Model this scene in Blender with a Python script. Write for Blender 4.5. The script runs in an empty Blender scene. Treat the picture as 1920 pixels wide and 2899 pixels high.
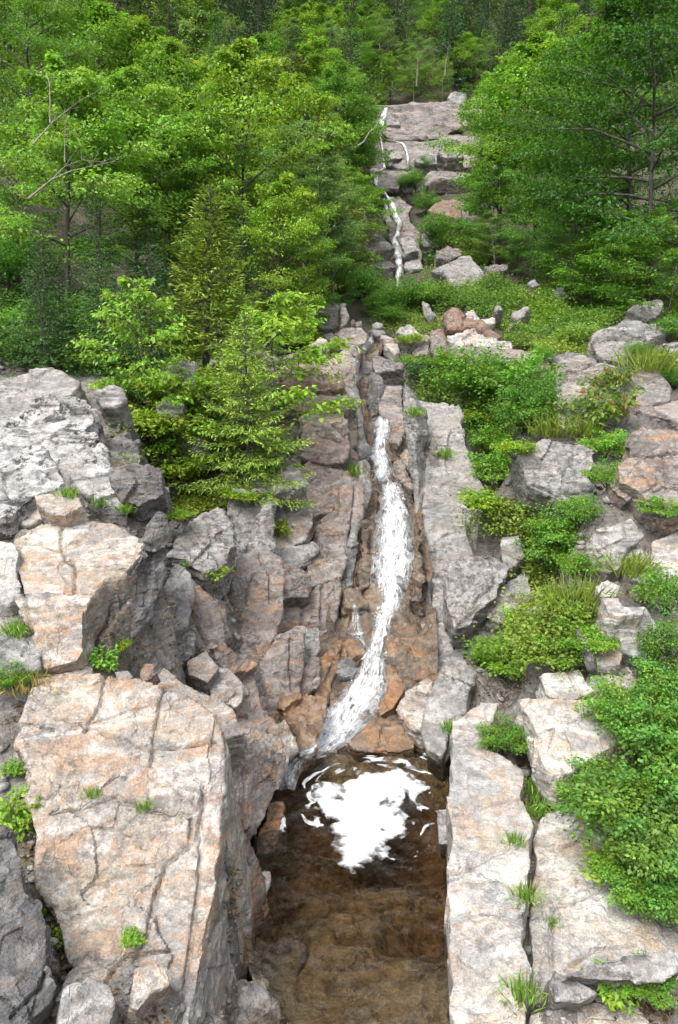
import bpy, bmesh, math, random
import numpy as np
from mathutils import Vector
from mathutils.bvhtree import BVHTree
from mathutils.kdtree import KDTree
R = math.radians
scene = bpy.context.scene
COL = scene.collection

# ------------------------------------------------------------------ camera, sky, sun, exposure
CAMZ = 6.0
PITCH = R(13.0)
cam_data = bpy.data.cameras.new("camera")
cam_data.sensor_fit = 'VERTICAL'
cam_data.sensor_height = 24.0
cam_data.lens = 12.0 / math.tan(R(33.0))
cam_data.clip_start = 0.05
cam_data.clip_end = 3000
cam = bpy.data.objects.new("camera", cam_data)
COL.objects.link(cam)
cam.location = (0, 0, CAMZ)
cam.rotation_euler = (R(90) - PITCH, 0, 0)
scene.camera = cam

SUN_EL, SUN_AZ = R(58), R(-150)      # high, soft, behind and left of the viewer
world = bpy.data.worlds.new("World")
scene.world = world
world.use_nodes = True
wn = world.node_tree
wn.nodes.clear()
sky = wn.nodes.new('ShaderNodeTexSky')
sky.sky_type = 'NISHITA'
sky.sun_disc = False
sky.sun_elevation = SUN_EL
sky.sun_rotation = SUN_AZ
sky.air_density = 1.0
sky.dust_density = 4.0
sky.ozone_density = 1.0
hsv = wn.nodes.new('ShaderNodeHueSaturation')
hsv.inputs['Saturation'].default_value = 0.30      # cloud cover greys the blue out
bg = wn.nodes.new('ShaderNodeBackground')
bg.inputs['Strength'].default_value = 0.15
wo = wn.nodes.new('ShaderNodeOutputWorld')
wn.links.new(sky.outputs[0], hsv.inputs['Color'])
wn.links.new(hsv.outputs[0], bg.inputs['Color'])
wn.links.new(bg.outputs[0], wo.inputs[0])

sun_data = bpy.data.lights.new("sun", 'SUN')
sun_data.energy = 1.5
sun_data.angle = R(25)
sun_data.color = (1.0, 0.965, 0.91)
sun = bpy.data.objects.new("sun", sun_data)
COL.objects.link(sun)
sd = Vector((math.sin(SUN_AZ) * math.cos(SUN_EL), math.cos(SUN_AZ) * math.cos(SUN_EL), math.sin(SUN_EL)))
sun.rotation_euler = sd.to_track_quat('Z', 'Y').to_euler()
sun.location = (0, 0, 60)

scene.view_settings.view_transform = 'Standard'
scene.view_settings.look = 'None'
scene.view_settings.gamma = 1.0
scene.view_settings.exposure = 1.1
cy = scene.cycles
cy.max_bounces = 6
cy.diffuse_bounces = 3
cy.glossy_bounces = 2
cy.use_adaptive_sampling = True
cy.adaptive_threshold = 0.025
cy.transmission_bounces = 4
cy.transparent_max_bounces = 16
cy.caustics_reflective = False
cy.caustics_refractive = False
cy.sample_clamp_indirect = 6

# ------------------------------------------------------------------ picture point -> place
FS = 1449.5 / math.tan(R(33.0))
CP, SP = math.cos(PITCH), math.sin(PITCH)
REG = {'S': (0, 0, 1), 'D': (0, 0, 1568 / 1920),
       'R1': (0, 0, 1.6333), 'R2': (960, 0, 1.6333), 'R3': (0, 725, 1.6333), 'R4': (960, 725, 1.6333),
       'R5': (0, 1450, 1.6333), 'R6': (960, 1450, 1.6333), 'R7': (0, 2175, 1.6333), 'R8': (960, 2175, 1.6333),
       'Z1': (700, 1100, 2.6133), 'Z2': (700, 1650, 2.6133), 'Z3': (960, 230, 3.2667), 'Z4': (780, 840, 2.24)}

def px(reg, x, y):
    ox, oy, s = REG[reg]
    return ox + x / s, oy + y / s

def ray(sx, sy):
    r = (sx - 960) / FS
    u = (1449.5 - sy) / FS
    return np.array([r, CP + u * SP, -SP + u * CP])

def at_y(sx, sy, Y):
    d = ray(sx, sy)
    return np.array([0, 0, CAMZ]) + d * (Y / d[1])

def at_z(sx, sy, z):
    d = ray(sx, sy)
    return np.array([0, 0, CAMZ]) + d * ((z - CAMZ) / d[2])

# distances paced out over the place: (x, y on a 1568-wide print, metres ahead of the viewer)
CTRL = [(457, 2368, 4.7), (300, 2368, 4.5), (505, 1797, 6.8), (300, 1900, 6.4), (200, 1566, 7.5), (400, 1600, 7.8), (50, 2000, 5.2), (50, 2330, 4.2),
        (150, 1540, 7.6), (130, 1370, 7.7), (200, 1200, 9.0), (330, 1350, 8.7), (380, 1230, 9.6), (50, 1150, 9.8), (280, 1160, 10.2),
        (100, 880, 14), (200, 960, 12.5), (30, 1000, 11.5), (280, 950, 13.5), (420, 1200, 11.5), (480, 1400, 10.6), (430, 1480, 9.6), (500, 1570, 9.4),
        (600, 1700, 9.4), (620, 1850, 8.7), (620, 1620, 10.7), (580, 1950, 7.7), (600, 2100, 7.0), (610, 2300, 5.9), (570, 1350, 11.8), (700, 1350, 13),
        (760, 1250, 15), (800, 1150, 16.5), (840, 1060, 18), (650, 1150, 14.5), (500, 1130, 13), (650, 1560, 11.2), (720, 1500, 12.0), (780, 1400, 13.5),
        (700, 1000, 16.5), (750, 900, 18.5), (700, 830, 20.5), (800, 830, 22), (760, 730, 28), (850, 760, 28), (800, 770, 26), (560, 1060, 14.5), (400, 1000, 14.5),
        (1000, 1700, 10.7), (1000, 1400, 13.6), (970, 1150, 17), (940, 900, 21.5), (930, 1000, 19.6), (900, 870, 22),
        (1100, 1700, 9.6), (1100, 2000, 7.26), (1100, 2300, 5.6), (1400, 2000, 6.8), (1400, 2300, 5.35), (1350, 1700, 8.5), (1300, 1570, 9.5), (1450, 1450, 9.8),
        (1450, 1230, 12), (1120, 1370, 12.7), (1050, 1150, 16.2), (1010, 960, 19.5), (1290, 1100, 14), (1500, 1100, 13), (1250, 950, 17), (1150, 830, 22),
        (1450, 880, 18), (1350, 930, 16.5), (1440, 790, 22), (1500, 715, 27), (1070, 620, 38), (1080, 770, 25), (950, 780, 25.5), (1300, 700, 33), (1150, 720, 30),
        (915, 640, 47), (915, 600, 50), (960, 480, 58), (1030, 430, 63), (990, 370, 70), (980, 270, 84), (1060, 230, 92), (900, 680, 45), (1050, 520, 54)]
_cx = np.array([c[0] / 1568 * 1920 for c in CTRL]); _cyy = np.array([c[1] / 1568 * 1920 for c in CTRL]); _cl = np.log([c[2] for c in CTRL])

def depth(sx, sy):
    d2 = (_cx - sx) ** 2 + ((_cyy - sy) * 1.15) ** 2 + 400
    w = d2 ** -1.8
    return math.exp((w * _cl).sum() / w.sum())

# ------------------------------------------------------------------ noise
def _hash(ix, iy, iz, k):
    h = (ix * 374761393 + iy * 668265263 + iz * 2147483647 + k * 974634777) & 0xFFFFFFFF
    h = ((h ^ (h >> 13)) * 1274126177) & 0xFFFFFFFF
    h = h ^ (h >> 16)
    return (h & 0xFFFF) / 65535.0

def vnoise(p, k=0):
    p = np.asarray(p, float)
    i = np.floor(p).astype(np.int64)
    f = p - i
    f = f * f * f * (f * (f * 6 - 15) + 10)
    out = 0
    for dx in (0, 1):
        wx = f[:, 0] if dx else 1 - f[:, 0]
        for dy in (0, 1):
            wy = f[:, 1] if dy else 1 - f[:, 1]
            for dz in (0, 1):
                wz = f[:, 2] if dz else 1 - f[:, 2]
                out = out + wx * wy * wz * _hash(i[:, 0] + dx, i[:, 1] + dy, i[:, 2] + dz, k)
    return out * 2 - 1

def fbm(p, octv=4, k=0, gain=0.5):
    a, s, o = 1.0, 1.0, 0
    for j in range(octv):
        o = o + a * vnoise(p * s + j * 17.3, k + j)
        a *= gain
        s *= 2.03
    return o

def facets(p, k=0):
    """rock broken along flat joints: every cell carries its own tilted plane"""
    i = np.floor(p).astype(np.int64)
    best = np.full(len(p), 9e9)
    val = np.zeros(len(p))
    for dx in (-1, 0, 1):
        for dy in (-1, 0, 1):
            for dz in (-1, 0, 1):
                j = i + np.array([dx, dy, dz])
                c = j + 0.1 + 0.8 * np.stack([_hash(j[:, 0], j[:, 1], j[:, 2], k + m) for m in (1, 2, 3)], 1)
                d = ((p - c) ** 2).sum(1)
                g = np.stack([_hash(j[:, 0], j[:, 1], j[:, 2], k + m) for m in (4, 5, 6)], 1) * 2 - 1
                v = ((p - c) * g).sum(1) + 0.5 * g[:, 0]
                m_ = d < best
                best = np.where(m_, d, best)
                val = np.where(m_, v, val)
    return val

# ------------------------------------------------------------------ object helpers
def tag(o, label=None, cat=None, group=None, kind=None):
    if label: o['label'] = label
    if cat: o['category'] = cat
    if group: o['group'] = group
    if kind: o['kind'] = kind
    return o

def empty(name, loc, label=None, cat=None, group=None, kind=None):
    o = bpy.data.objects.new(name, None)
    o.empty_display_size = 0.3
    COL.objects.link(o)
    o.location = loc
    return tag(o, label, cat, group, kind)

def mesh_np(name, V, F, smooth=True):
    me = bpy.data.meshes.new(name)
    V = np.asarray(V, np.float32)
    F = np.asarray(F, np.int32)
    n = F.shape[1]
    me.vertices.add(len(V)); me.vertices.foreach_set('co', V.ravel())
    me.loops.add(F.size); me.loops.foreach_set('vertex_index', F.ravel())
    me.polygons.add(len(F)); me.polygons.foreach_set('loop_start', np.arange(0, F.size, n, dtype=np.int32))
    me.polygons.foreach_set('loop_total', np.full(len(F), n, np.int32))
    if smooth: me.polygons.foreach_set('use_smooth', np.ones(len(F), bool))
    me.update(calc_edges=True)
    return me

def link(name, me, mat, parent=None, loc=None):
    o = bpy.data.objects.new(name, me)
    COL.objects.link(o)
    if mat and not me.materials: me.materials.append(mat)
    if parent is not None: o.parent = parent
    if loc is not None: o.location = loc
    return o

def attr(me, name, vals):
    """per-vertex colour"""
    a = me.color_attributes.new(name, 'FLOAT_COLOR', 'POINT')
    v = np.ones((len(me.vertices), 4), np.float32)
    v[:, :vals.shape[1]] = vals
    a.data.foreach_set('color', v.ravel())

# ------------------------------------------------------------------ materials
class NT:
    def __init__(s, name):
        s.m = bpy.data.materials.new(name); s.m.use_nodes = True
        s.t = s.m.node_tree; s.t.nodes.clear()
    def n(s, typ, **kw):
        nd = s.t.nodes.new('ShaderNode' + typ)
        for k, v in kw.items():
            if k.startswith('i_'): nd.inputs[k[2:].replace('_', ' ')].default_value = v
            elif k == 'ins':
                for a, b in v.items():
                    if hasattr(b, 'is_output') and b.is_output: s.t.links.new(b, nd.inputs[a])
                    else: nd.inputs[a].default_value = b
            else: setattr(nd, k, v)
        return nd
    def noise(s, vec, scale, detail=4, rough=.55, dist=0.0):
        return s.n('TexNoise', ins={'Vector': vec, 'Scale': scale, 'Detail': detail, 'Roughness': rough, 'Distortion': dist}).outputs['Fac']
    def ramp(s, fac, a, b):
        return s.n('MapRange', interpolation_type='SMOOTHSTEP', ins={'Value': fac, 'From Min': a, 'From Max': b}).outputs[0]
    def math(s, op, a, b=0.0):
        return s.n('Math', operation=op, ins={0: a, 1: b}).outputs[0]
    def mix(s, fac, a, b, mode='MIX'):
        nd = s.n('Mix', data_type='RGBA', blend_type=mode)
        for i, v in ((0, fac), (6, a), (7, b)):
            if hasattr(v, 'is_output'): s.t.links.new(v, nd.inputs[i])
            else: nd.inputs[i].default_value = (*v, 1) if i else v
        return nd.outputs[2]
    def out(s, surf, vol=None):
        o = s.n('OutputMaterial')
        if surf is not None: s.t.links.new(surf, o.inputs['Surface'])
        if vol is not None: s.t.links.new(vol, o.inputs['Volume'])
        return s.m

def rock_mat(name, base, alt, stain, stain_amt=.5, dark_amt=.3, pale=(.55, .53, .5), pale_amt=.3, rough=.85, dark=(.05, .048, .045), bump=1.0, spec=.3, lapped=True):
    t = NT(name)
    co = t.n('TexCoord').outputs['Object']
    rnd = t.n('ObjectInfo').outputs['Random']
    off = t.math('MULTIPLY', rnd, 40.0)
    v = t.n('VectorMath', operation='ADD', ins={0: co, 1: t.n('CombineXYZ', ins={0: off, 1: off, 2: off}).outputs[0]}).outputs[0]
    st = t.n('Mapping', ins={'Vector': v, 'Rotation': (R(25), R(35), R(30)), 'Scale': (1.0, 1.0, 4.5)}).outputs[0]
    big = t.n('TexNoise', ins={'Vector': v, 'Scale': .85, 'Detail': 4, 'Roughness': .62, 'Distortion': .6})
    bsep = t.n('SeparateColor', ins={0: big.outputs['Color']})
    band = t.n('TexNoise', ins={'Vector': st, 'Scale': 1.15, 'Detail': 6, 'Roughness': .66, 'Distortion': 1.2})
    sep = t.n('SeparateColor', ins={0: band.outputs['Color']})
    fine = t.n('TexNoise', ins={'Vector': v, 'Scale': 11, 'Detail': 5, 'Roughness': .72})
    fsep = t.n('SeparateColor', ins={0: fine.outputs['Color']})
    c = t.mix(t.ramp(bsep.outputs[0], .40, .60), base, alt)
    c = t.mix(t.math('MULTIPLY', t.ramp(sep.outputs[0], .47, .60), pale_amt), c, pale)           # banded streaks of the gneiss
    c = t.mix(t.math('MULTIPLY', t.ramp(sep.outputs[1], .50, .62), stain_amt), c, stain)
    c = t.mix(t.math('MULTIPLY', t.math('MULTIPLY', t.ramp(fsep.outputs[0], .50, .60), t.ramp(bsep.outputs[1], .40, .56)), stain_amt), c, stain)
    lm = t.math('MULTIPLY', t.ramp(bsep.outputs[2], .44, .60), t.ramp(fsep.outputs[1], .47, .58))   # dark lichen in patches
    c = t.mix(t.math('MULTIPLY', lm, dark_amt), c, dark)
    c = t.mix(t.math('MULTIPLY', t.ramp(sep.outputs[2], .54, .64), dark_amt * .8), c, dark)
    g = t.noise(v, 60, 2, .7)                                                                       # mineral grain
    c = t.mix(.35, c, t.mix(t.ramp(g, .3, .7), (.22, .22, .22), (.82, .82, .82)), 'OVERLAY')
    c = t.mix(.42, c, t.mix(t.ramp(fsep.outputs[2], .3, .7), (.2, .2, .2), (.8, .8, .8)), 'OVERLAY')
    h = t.math('ADD', t.math('MULTIPLY', fine.outputs['Fac'], 1.1), t.math('MULTIPLY', band.outputs['Fac'], 1.6))
    h = t.math('ADD', h, t.math('MULTIPLY', g, .18))
    cr = t.n('TexVoronoi', feature='DISTANCE_TO_EDGE', ins={'Vector': t.n('VectorMath', operation='ADD', ins={0: v, 1: t.n('VectorMath', operation='SCALE', ins={0: big.outputs['Color'], 'Scale': 1.2}).outputs[0]}).outputs[0], 'Scale': 1.5}).outputs['Distance']
    h = t.math('ADD', h, t.math('MULTIPLY', t.ramp(cr, 0.0, .03), .25))
    b = t.n('Bump', ins={'Height': h, 'Strength': .8 * bump, 'Distance': .045})
    # rock that the pool laps stays wet: darker and glossier up to a hand above the water line
    zz = t.n('SeparateXYZ', ins={0: t.n('NewGeometry').outputs['Position']}).outputs[2]
    wet = t.ramp(t.math('ADD', zz, t.math('MULTIPLY', fine.outputs['Fac'], -.22)), .10, -.02)
    if lapped: c = t.mix(wet, c, t.mix(1.0, c, (.50, .42, .32), 'MULTIPLY'))
    rg = t.math('SUBTRACT', rough, t.math('MULTIPLY', wet, rough - .25))
    bs = t.n('BsdfPrincipled', ins={'Base Color': c, 'Roughness': rg, 'Normal': b.outputs[0], 'Specular IOR Level': spec})
    return t.out(bs.outputs[0])

MAT = {
 'c': rock_mat('granite_cream', (.345, .295, .24), (.265, .25, .235), (.36, .21, .11), .52, .55, (.50, .475, .44), .75, dark=(.10, .098, .096)),
 'g': rock_mat('granite_grey', (.185, .182, .18), (.255, .25, .24), (.28, .20, .135), .22, .65, (.39, .38, .365), .65),
 'p': rock_mat('granite_pale', (.40, .375, .34), (.29, .285, .28), (.40, .275, .17), .50, .60, (.54, .525, .50), .75, dark=(.13, .13, .135)),
 't': rock_mat('granite_mauve', (.175, .155, .145), (.225, .205, .195), (.36, .19, .085), .45, .65, (.36, .33, .30), .55),
 'o': rock_mat('granite_wet_orange', (.19, .115, .065), (.14, .11, .085), (.34, .155, .055), .55, .70, (.32, .24, .165), .55, rough=.30, spec=.5, lapped=False),
 'v': rock_mat('stream_bed_wet', (.085, .068, .05), (.14, .11, .08), (.20, .095, .04), .55, .75, (.24, .19, .14), .55, rough=.22, spec=.6, lapped=False),
 'a': rock_mat('pool_bed_amber', (.23, .18, .11), (.30, .25, .17), (.33, .19, .08), .5, .8, (.42, .36, .27), .6, rough=.4, lapped=False),
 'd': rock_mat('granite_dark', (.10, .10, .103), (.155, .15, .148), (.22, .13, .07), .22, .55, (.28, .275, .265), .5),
 'w': rock_mat('granite_lichen', (.36, .355, .345), (.26, .255, .25), (.32, .23, .15), .22, 1.0, (.54, .535, .52), .7, dark=(.03, .028, .026)),
 'r': rock_mat('rock_rust', (.15, .10, .08), (.21, .165, .14), (.27, .13, .06), .5, .55, (.33, .27, .225), .4),
 'b': rock_mat('bedrock_dirty', (.13, .12, .108), (.18, .17, .158), (.20, .135, .08), .35, .7, (.27, .26, .245), .5),
 'f': rock_mat('cliff_granite', (.21, .188, .178), (.155, .148, .146), (.33, .225, .145), .35, .85, (.37, .345, .32), .55),
}

# ------------------------------------------------------------------ stream line
PROF = [(-60, 0), (10.3, 0), (11, .3), (17.3, 2.5), (18.6, 2.72), (20, 3.6), (21, 3.85), (23.5, 4.85), (27, 5.55), (30, 6.0), (36, 6.7), (45, 7.9), (50, 10.4), (58, 14.3), (66, 17.8), (90, 29), (130, 52), (200, 98), (330, 160), (700, 230)]
_py = np.array([p[0] for p in PROF], float); _pz = np.array([p[1] for p in PROF], float)
def prof(Y): return np.interp(Y, _py, _pz)
# channel edges in the print at water level
CH = [(2368, 640, 1040), (2200, 612, 1040), (2000, 615, 1040), (1900, 600, 1035), (1800, 636, 1028), (1750, 655, 1000), (1650, 668, 992), (1550, 690, 990), (1450, 775, 992),
      (1350, 795, 992), (1200, 835, 965), (1100, 850, 955), (1000, 846, 945), (960, 845, 930)]
def on_prof(sx, sy):
    d = ray(sx, sy)
    Ys = np.linspace(3, 30, 4000)
    z = CAMZ + d[2] / d[1] * Ys
    k = np.argmax(z <= prof(Ys))
    return at_y(sx, sy, Ys[k])
_cl2 = []
for y, a, b in CH:
    A = on_prof(a / 1568 * 1920, y / 1568 * 1920); B = on_prof(b / 1568 * 1920, y / 1568 * 1920)
    _cl2.append(((A[1] + B[1]) / 2, A[0], B[0]))
_cl2.sort()
_cl2 = [(-60, _cl2[0][1], _cl2[0][2])] + _cl2
def _pt(dx, dy, Y): return at_y(dx / 1568 * 1920, dy / 1568 * 1920, Y)[0]
_cl2 += [(22.5, _pt(818, 860, 22.5), _pt(860, 860, 22.5)), (25, _pt(835, 800, 25), _pt(875, 800, 25)), (30, .9, 2.0), (40, 2.2, 3.6), (45, 2.6, 4.2), (60, 3.4, 5), (90, 4.5, 6), (120, 6, 8), (800, 20, 30)]
_chY = np.array([c[0] for c in _cl2]); _chL = np.array([c[1] for c in _cl2]); _chR = np.array([c[2] for c in _cl2])

# ------------------------------------------------------------------ terrain
_tp = []
for dx, dy, Y in CTRL:
    p = at_y(dx / 1568 * 1920, dy / 1568 * 1920, Y)
    _tp.append((p[0], p[1], p[2] - .3))
_tp += [(-2.5, -8, 1.5), (3, -8, .5), (-6, -5, 3), (7, -5, 1.5), (-7, 4, 3.2), (-9, 10, 4.8), (-8, 15, 5.6), (-12, 20, 7.5), (-6, 20, 5.9), (-3, 22, 5.5), (-5, 27, 7.0), (-14, 30, 11.5), (-8, 34, 9.5), (-3, 34, 7.2), (-1.5, 40, 7.6),
        (-20, 15, 10), (-30, 30, 20), (-4, 50, 10.5), (-14, 50, 17), (-30, 60, 32), (0.5, 60, 14.5), (-8, 75, 25), (-2, 90, 29.5), (-25, 90, 42), (-60, 60, 50), (-60, 110, 68), (0, 110, 40), (-25, 130, 62),
        (8, 3, 1.5), (10, 8, 2.6), (12, 13, 3.9), (14, 20, 5.5), (10, 27, 6.2), (16, 30, 7.2), (7, 34, 7.2), (12, 38, 8.1), (20, 36, 8.8), (8, 44, 9.0), (14, 46, 10.5), (10, 60, 15.5), (20, 60, 18), (12, 80, 25), (14, 92, 30), (26, 90, 34), (40, 60, 28), (60, 100, 55), (12, 110, 41), (30, 130, 56),
        (5.5, 50, 11.5), (30, 30, 14), (0, 160, 72), (-50, 180, 100), (60, 180, 90), (-120, 200, 140), (120, 200, 120), (0, 220, 108), (-80, 280, 160), (80, 280, 150), (0, 300, 148), (-200, 100, 120), (200, 100, 100), (0, 420, 180), (200, 400, 200), (-200, 400, 220)]
_tp = np.array(_tp)

_KD = [None, 0]
def terr(x, y):
    x = np.atleast_1d(np.asarray(x, float)); y = np.atleast_1d(np.asarray(y, float))
    if _KD[1] != len(_tp):
        kd = KDTree(len(_tp))
        for i_, p_ in enumerate(_tp): kd.insert((p_[0], p_[1], 0), i_)
        kd.balance(); _KD[0] = kd; _KD[1] = len(_tp)
    kd = _KD[0]
    K = 20
    idx = np.empty((len(x), K), np.int32); dd = np.empty((len(x), K))
    for i_, (a_, b_) in enumerate(zip(x.tolist(), y.tolist())):
        r = kd.find_n((a_, b_, 0), K)
        idx[i_] = [q[1] for q in r]; dd[i_] = [q[2] for q in r]
    sc = .15 + np.where(y < 27, .015, .10) * np.maximum(y, 0)
    w = (dd ** 2 + (sc ** 2)[:, None]) ** -2.0 * (1.0001 - dd / dd[:, -1:]) ** 2
    T = _tp[idx]
    # lean every reading along the general climb so that the slope does not terrace
    g = prof(y)[:, None] - prof(T[:, :, 1])
    out = (w * (T[:, :, 2] + .9 * g)).sum(1) / w.sum(1)
    L = np.interp(y, _chY, _chL); Rr = np.interp(y, _chY, _chR)
    ins = np.minimum(x - L + .12, Rr + .12 - x)
    bed = prof(y) - np.where(y < 10.3, 1.3, .45)
    t = np.clip(ins / .2 + 1, 0, 1)
    t = np.where(y > 29, 0, t)
    return np.where(t > 0, np.minimum(out, out * (1 - t) + bed * t), out)

def build_ground():
    Ys = np.concatenate([np.linspace(-40, 1, 12), 1 + (np.linspace(0, 1, 300) ** 2.2) * 540 + np.linspace(0, 20, 300)])
    s = np.linspace(-1, 1, 201)
    s = np.sign(s) * (np.abs(s) ** 1.4) * 1.5
    YY, SS = np.meshgrid(Ys, s, indexing='ij')
    XX = SS * (np.maximum(YY, 0) + 7)
    x, y = XX.ravel(), YY.ravel()
    z = terr(x, y)
    P = np.stack([x, y, z], 1)
    far = np.clip((y - 8) / 30, .15, 1)
    z = z + fbm(P * np.array([.9, .9, 0]) + 3, 4) * .18 * far + fbm(P * np.array([.12, .12, 0]), 3) * np.clip((y - 90) / 60, 0, 1) * 2.5
    z = z - .5 * np.clip((27 - y) / 3, 0, 1) * np.clip((.85 - np.abs(SS.ravel())) / .1, 0, 1)
    P[:, 2] = z
    nr, nc = YY.shape
    i = np.arange(nr * nc).reshape(nr, nc)
    F = np.stack([i[:-1, :-1].ravel(), i[:-1, 1:].ravel(), i[1:, 1:].ravel(), i[1:, :-1].ravel()], 1)
    me = mesh_np('ground', P, F)
    t = NT('forest_floor')
    co = t.n('TexCoord').outputs['Object']
    c = t.mix(t.ramp(t.noise(co, 1.2, 6, .6), .4, .6), (.045, .036, .024), (.075, .06, .042))
    c = t.mix(t.ramp(t.noise(co, 2.3, 6, .65), .48, .6), c, (.045, .065, .018))
    c = t.mix(t.math('MULTIPLY', t.ramp(t.noise(co, 7, 5, .7), .5, .62), .6), c, (.12, .11, .10))
    b = t.n('Bump', ins={'Height': t.noise(co, 6, 8, .7), 'Strength': .9, 'Distance': .12})
    bs = t.n('BsdfPrincipled', ins={'Base Color': c, 'Roughness': .95, 'Normal': b.outputs[0]})
    m = t.out(bs.outputs[0])
    o = link('ground', me, m)
    tag(o, 'dark mossy forest soil climbing the slope between the rocks', 'ground', kind='structure')
    return o, P, F

BV, BF, _bn = [], [], 0
def bvh_add(V, F):
    global _bn
    BV.append(np.asarray(V)); BF.extend((np.asarray(F) + _bn).tolist()); _bn += len(V)


# ------------------------------------------------------------------ rocks: broken blocks with real thickness
SPECS = []
TOPS = []
NRM = {'T': (0, -.25, 1), 'U': (0, -.6, .85), 'F': (.05, -1, .45), 'RF': (.65, -.65, .5), 'RW': (.85, -.4, .4), 'LW': (-.75, -.45, .55), 'LT': (-.25, -.35, .9), 'RT': (.3, -.4, .85),
       'B': (0, -.8, .7), 'BR': (.3, -.8, .6), 'BL': (-.3, -.8, .6)}

def rock(parent, name, reg, n, poly, thick, mat, dy=0.0, Y=None, amp=1.0, cracks=(), strata=0.0, ext=None, flare=1.06, vox=None, z=None):
    SPECS.append(dict(parent=parent, name=name, reg=reg, n=n, poly=poly, thick=thick, mat=mat, dy=dy, Y=Y, amp=amp, cracks=cracks, strata=strata, ext=ext, flare=flare, vox=vox, z=z))

def prism(sp, rng):
    n = np.array(NRM[sp['n']] if isinstance(sp['n'], str) else sp['n'], float); n /= np.linalg.norm(n)
    S = [px(sp['reg'], *p) for p in sp['poly']]
    cx = sum(p[0] for p in S) / len(S); cyv = sum(p[1] for p in S) / len(S)
    if not isinstance(sp['parent'], dict) and sp['parent'].name.startswith('gorge_wall') and sp['name'] not in ('rock_backing', 'rock_fin', 'rock_pillar'):
        S = [(cx + (p[0] - cx) * 1.12, cyv + (p[1] - cyv) * 1.12) for p in S]      # blocks butt against each other
    Y = sp['Y'] if sp['Y'] else depth(cx, cyv)
    if sp['z'] is not None: Y = at_z(cx, cyv, sp['z'])[1]
    Y += sp['dy']
    P0 = at_y(cx, cyv, Y)
    C = np.array([0, 0, CAMZ])
    def hit(s):
        d = ray(*s); d0 = (P0 - C) @ n
        den = d @ n
        t0 = P0[1] / ray(cx, cyv)[1]
        t = d0 / den if abs(den) > 1e-4 else t0
        if t <= 0: t = t0 * 1.3
        t = min(max(t, t0 * .72), t0 * 1.4)
        return C + d * t
    top = [hit(s) for s in S]
    sz = np.ptp(np.array(top), axis=0); size = float(np.linalg.norm(sz))
    dist = float(np.linalg.norm(P0 - C))
    vox = sp['vox'] or max(.016, dist / 788 * 1.7)
    vox = max(vox, size / 230)
    # ragged outline
    pts = []
    for a, b in zip(top, top[1:] + top[:1]):
        L = np.linalg.norm(b - a)
        k = max(1, int(L / max(.22, 7 * vox)))
        for j in range(k):
            q = a + (b - a) * (j / k)
            if j: q = q + np.cross(n, (b - a) / (L + 1e-6)) * rng.uniform(-.05, .05) * min(L, 1.2)
            pts.append(q)
    top = np.array(pts)
    e = np.array(sp['ext'] if sp['ext'] else (-n * .75 + np.array([0, .25, -.55]))); e = e / np.linalg.norm(e)
    cen = top.mean(0)
    bot = cen + (top - cen) * sp['flare'] + e * sp['thick']
    m = len(top)
    bm = bmesh.new()
    vt = [bm.verts.new(v) for v in top]; vb = [bm.verts.new(v) for v in bot]
    try:
        bm.faces.new(vt); bm.faces.new(vb[::-1])
    except ValueError:
        pass
    for j in range(m):
        bm.faces.new((vt[j], vb[j], vb[(j + 1) % m], vt[(j + 1) % m]))
    bmesh.ops.triangulate(bm, faces=[f for f in bm.faces if len(f.verts) > 4])
    bmesh.ops.recalc_face_normals(bm, faces=bm.faces)
    me = bpy.data.meshes.new('tmp'); bm.to_mesh(me); bm.free()
    cr = []
    for line in sp['cracks']:
        cr.append(np.array([hit(px(sp['reg'], *p)) for p in line]))
    return me, dict(top=top, n=n, size=size, vox=vox, cracks=cr, cen=cen, dist=dist)

def finish_rock(V, N, info, sp, k):
    s = min(info['size'], 4.0)
    a = sp['amp']
    P = V
    d = fbm(P / (.42 * s + .1) + k * 3.1, 3, k) * .035 * min(s, 2.0)
    f1 = facets(P / (.30 * s + .12) + fbm(P * 1.7, 2, 7)[:, None] * .12, k)
    d = d + f1 * .045 * min(s, 1.8)
    sm = min(s, 2.0)
    d = d + facets(P / (.10 * sm + .05) + fbm(P * 4, 2, 9)[:, None] * .15, k + 50) * .020 * sm
    d = d + facets(P / (.035 * sm + .03), k + 90) * .006 * sm
    d = d + fbm(P / (.06 * sm + .04), 3, k + 3) * .005 * sm
    if sp['strata']:
        b = np.array([.12, -.25, .96])
        h = (P @ b) / sp['strata'] + fbm(P / (sp['strata'] * 4) * np.array([.4, .4, 1]), 3, k) * .9
        fr = h - np.floor(h)
        d = d + (np.abs(fr - .5) * 2 - .5) * sp['strata'] * (.35 if s < 3.9 else .6) * (.5 + .5 * vnoise(np.stack([np.floor(h), np.floor(h) * 0, np.floor(h) * 0], 1) * 1.7 + k))
    d = d * a
    for line in info['cracks']:
        n = info['n']
        best = np.full(len(P), 9e9)
        wob = fbm(P * 5, 2, 21)[:, None] * .014 * np.array([1, 1, 1])
        for p, q in zip(line[:-1], line[1:]):
            pq = q - p
            pq_ = pq - n * (pq @ n)
            X = (P + wob) - p; X = X - np.outer(X @ n, n)
            t = np.clip((X @ pq_) / (pq_ @ pq_ + 1e-9), 0, 1)
            best = np.minimum(best, np.linalg.norm(X - t[:, None] * pq_, axis=1))
        w = max(.016, info['vox'] * .95)
        d = d - np.exp(-(best / w) ** 2) * max(.055, info['vox'] * 2.6)
    return V + N * d[:, None]

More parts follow.
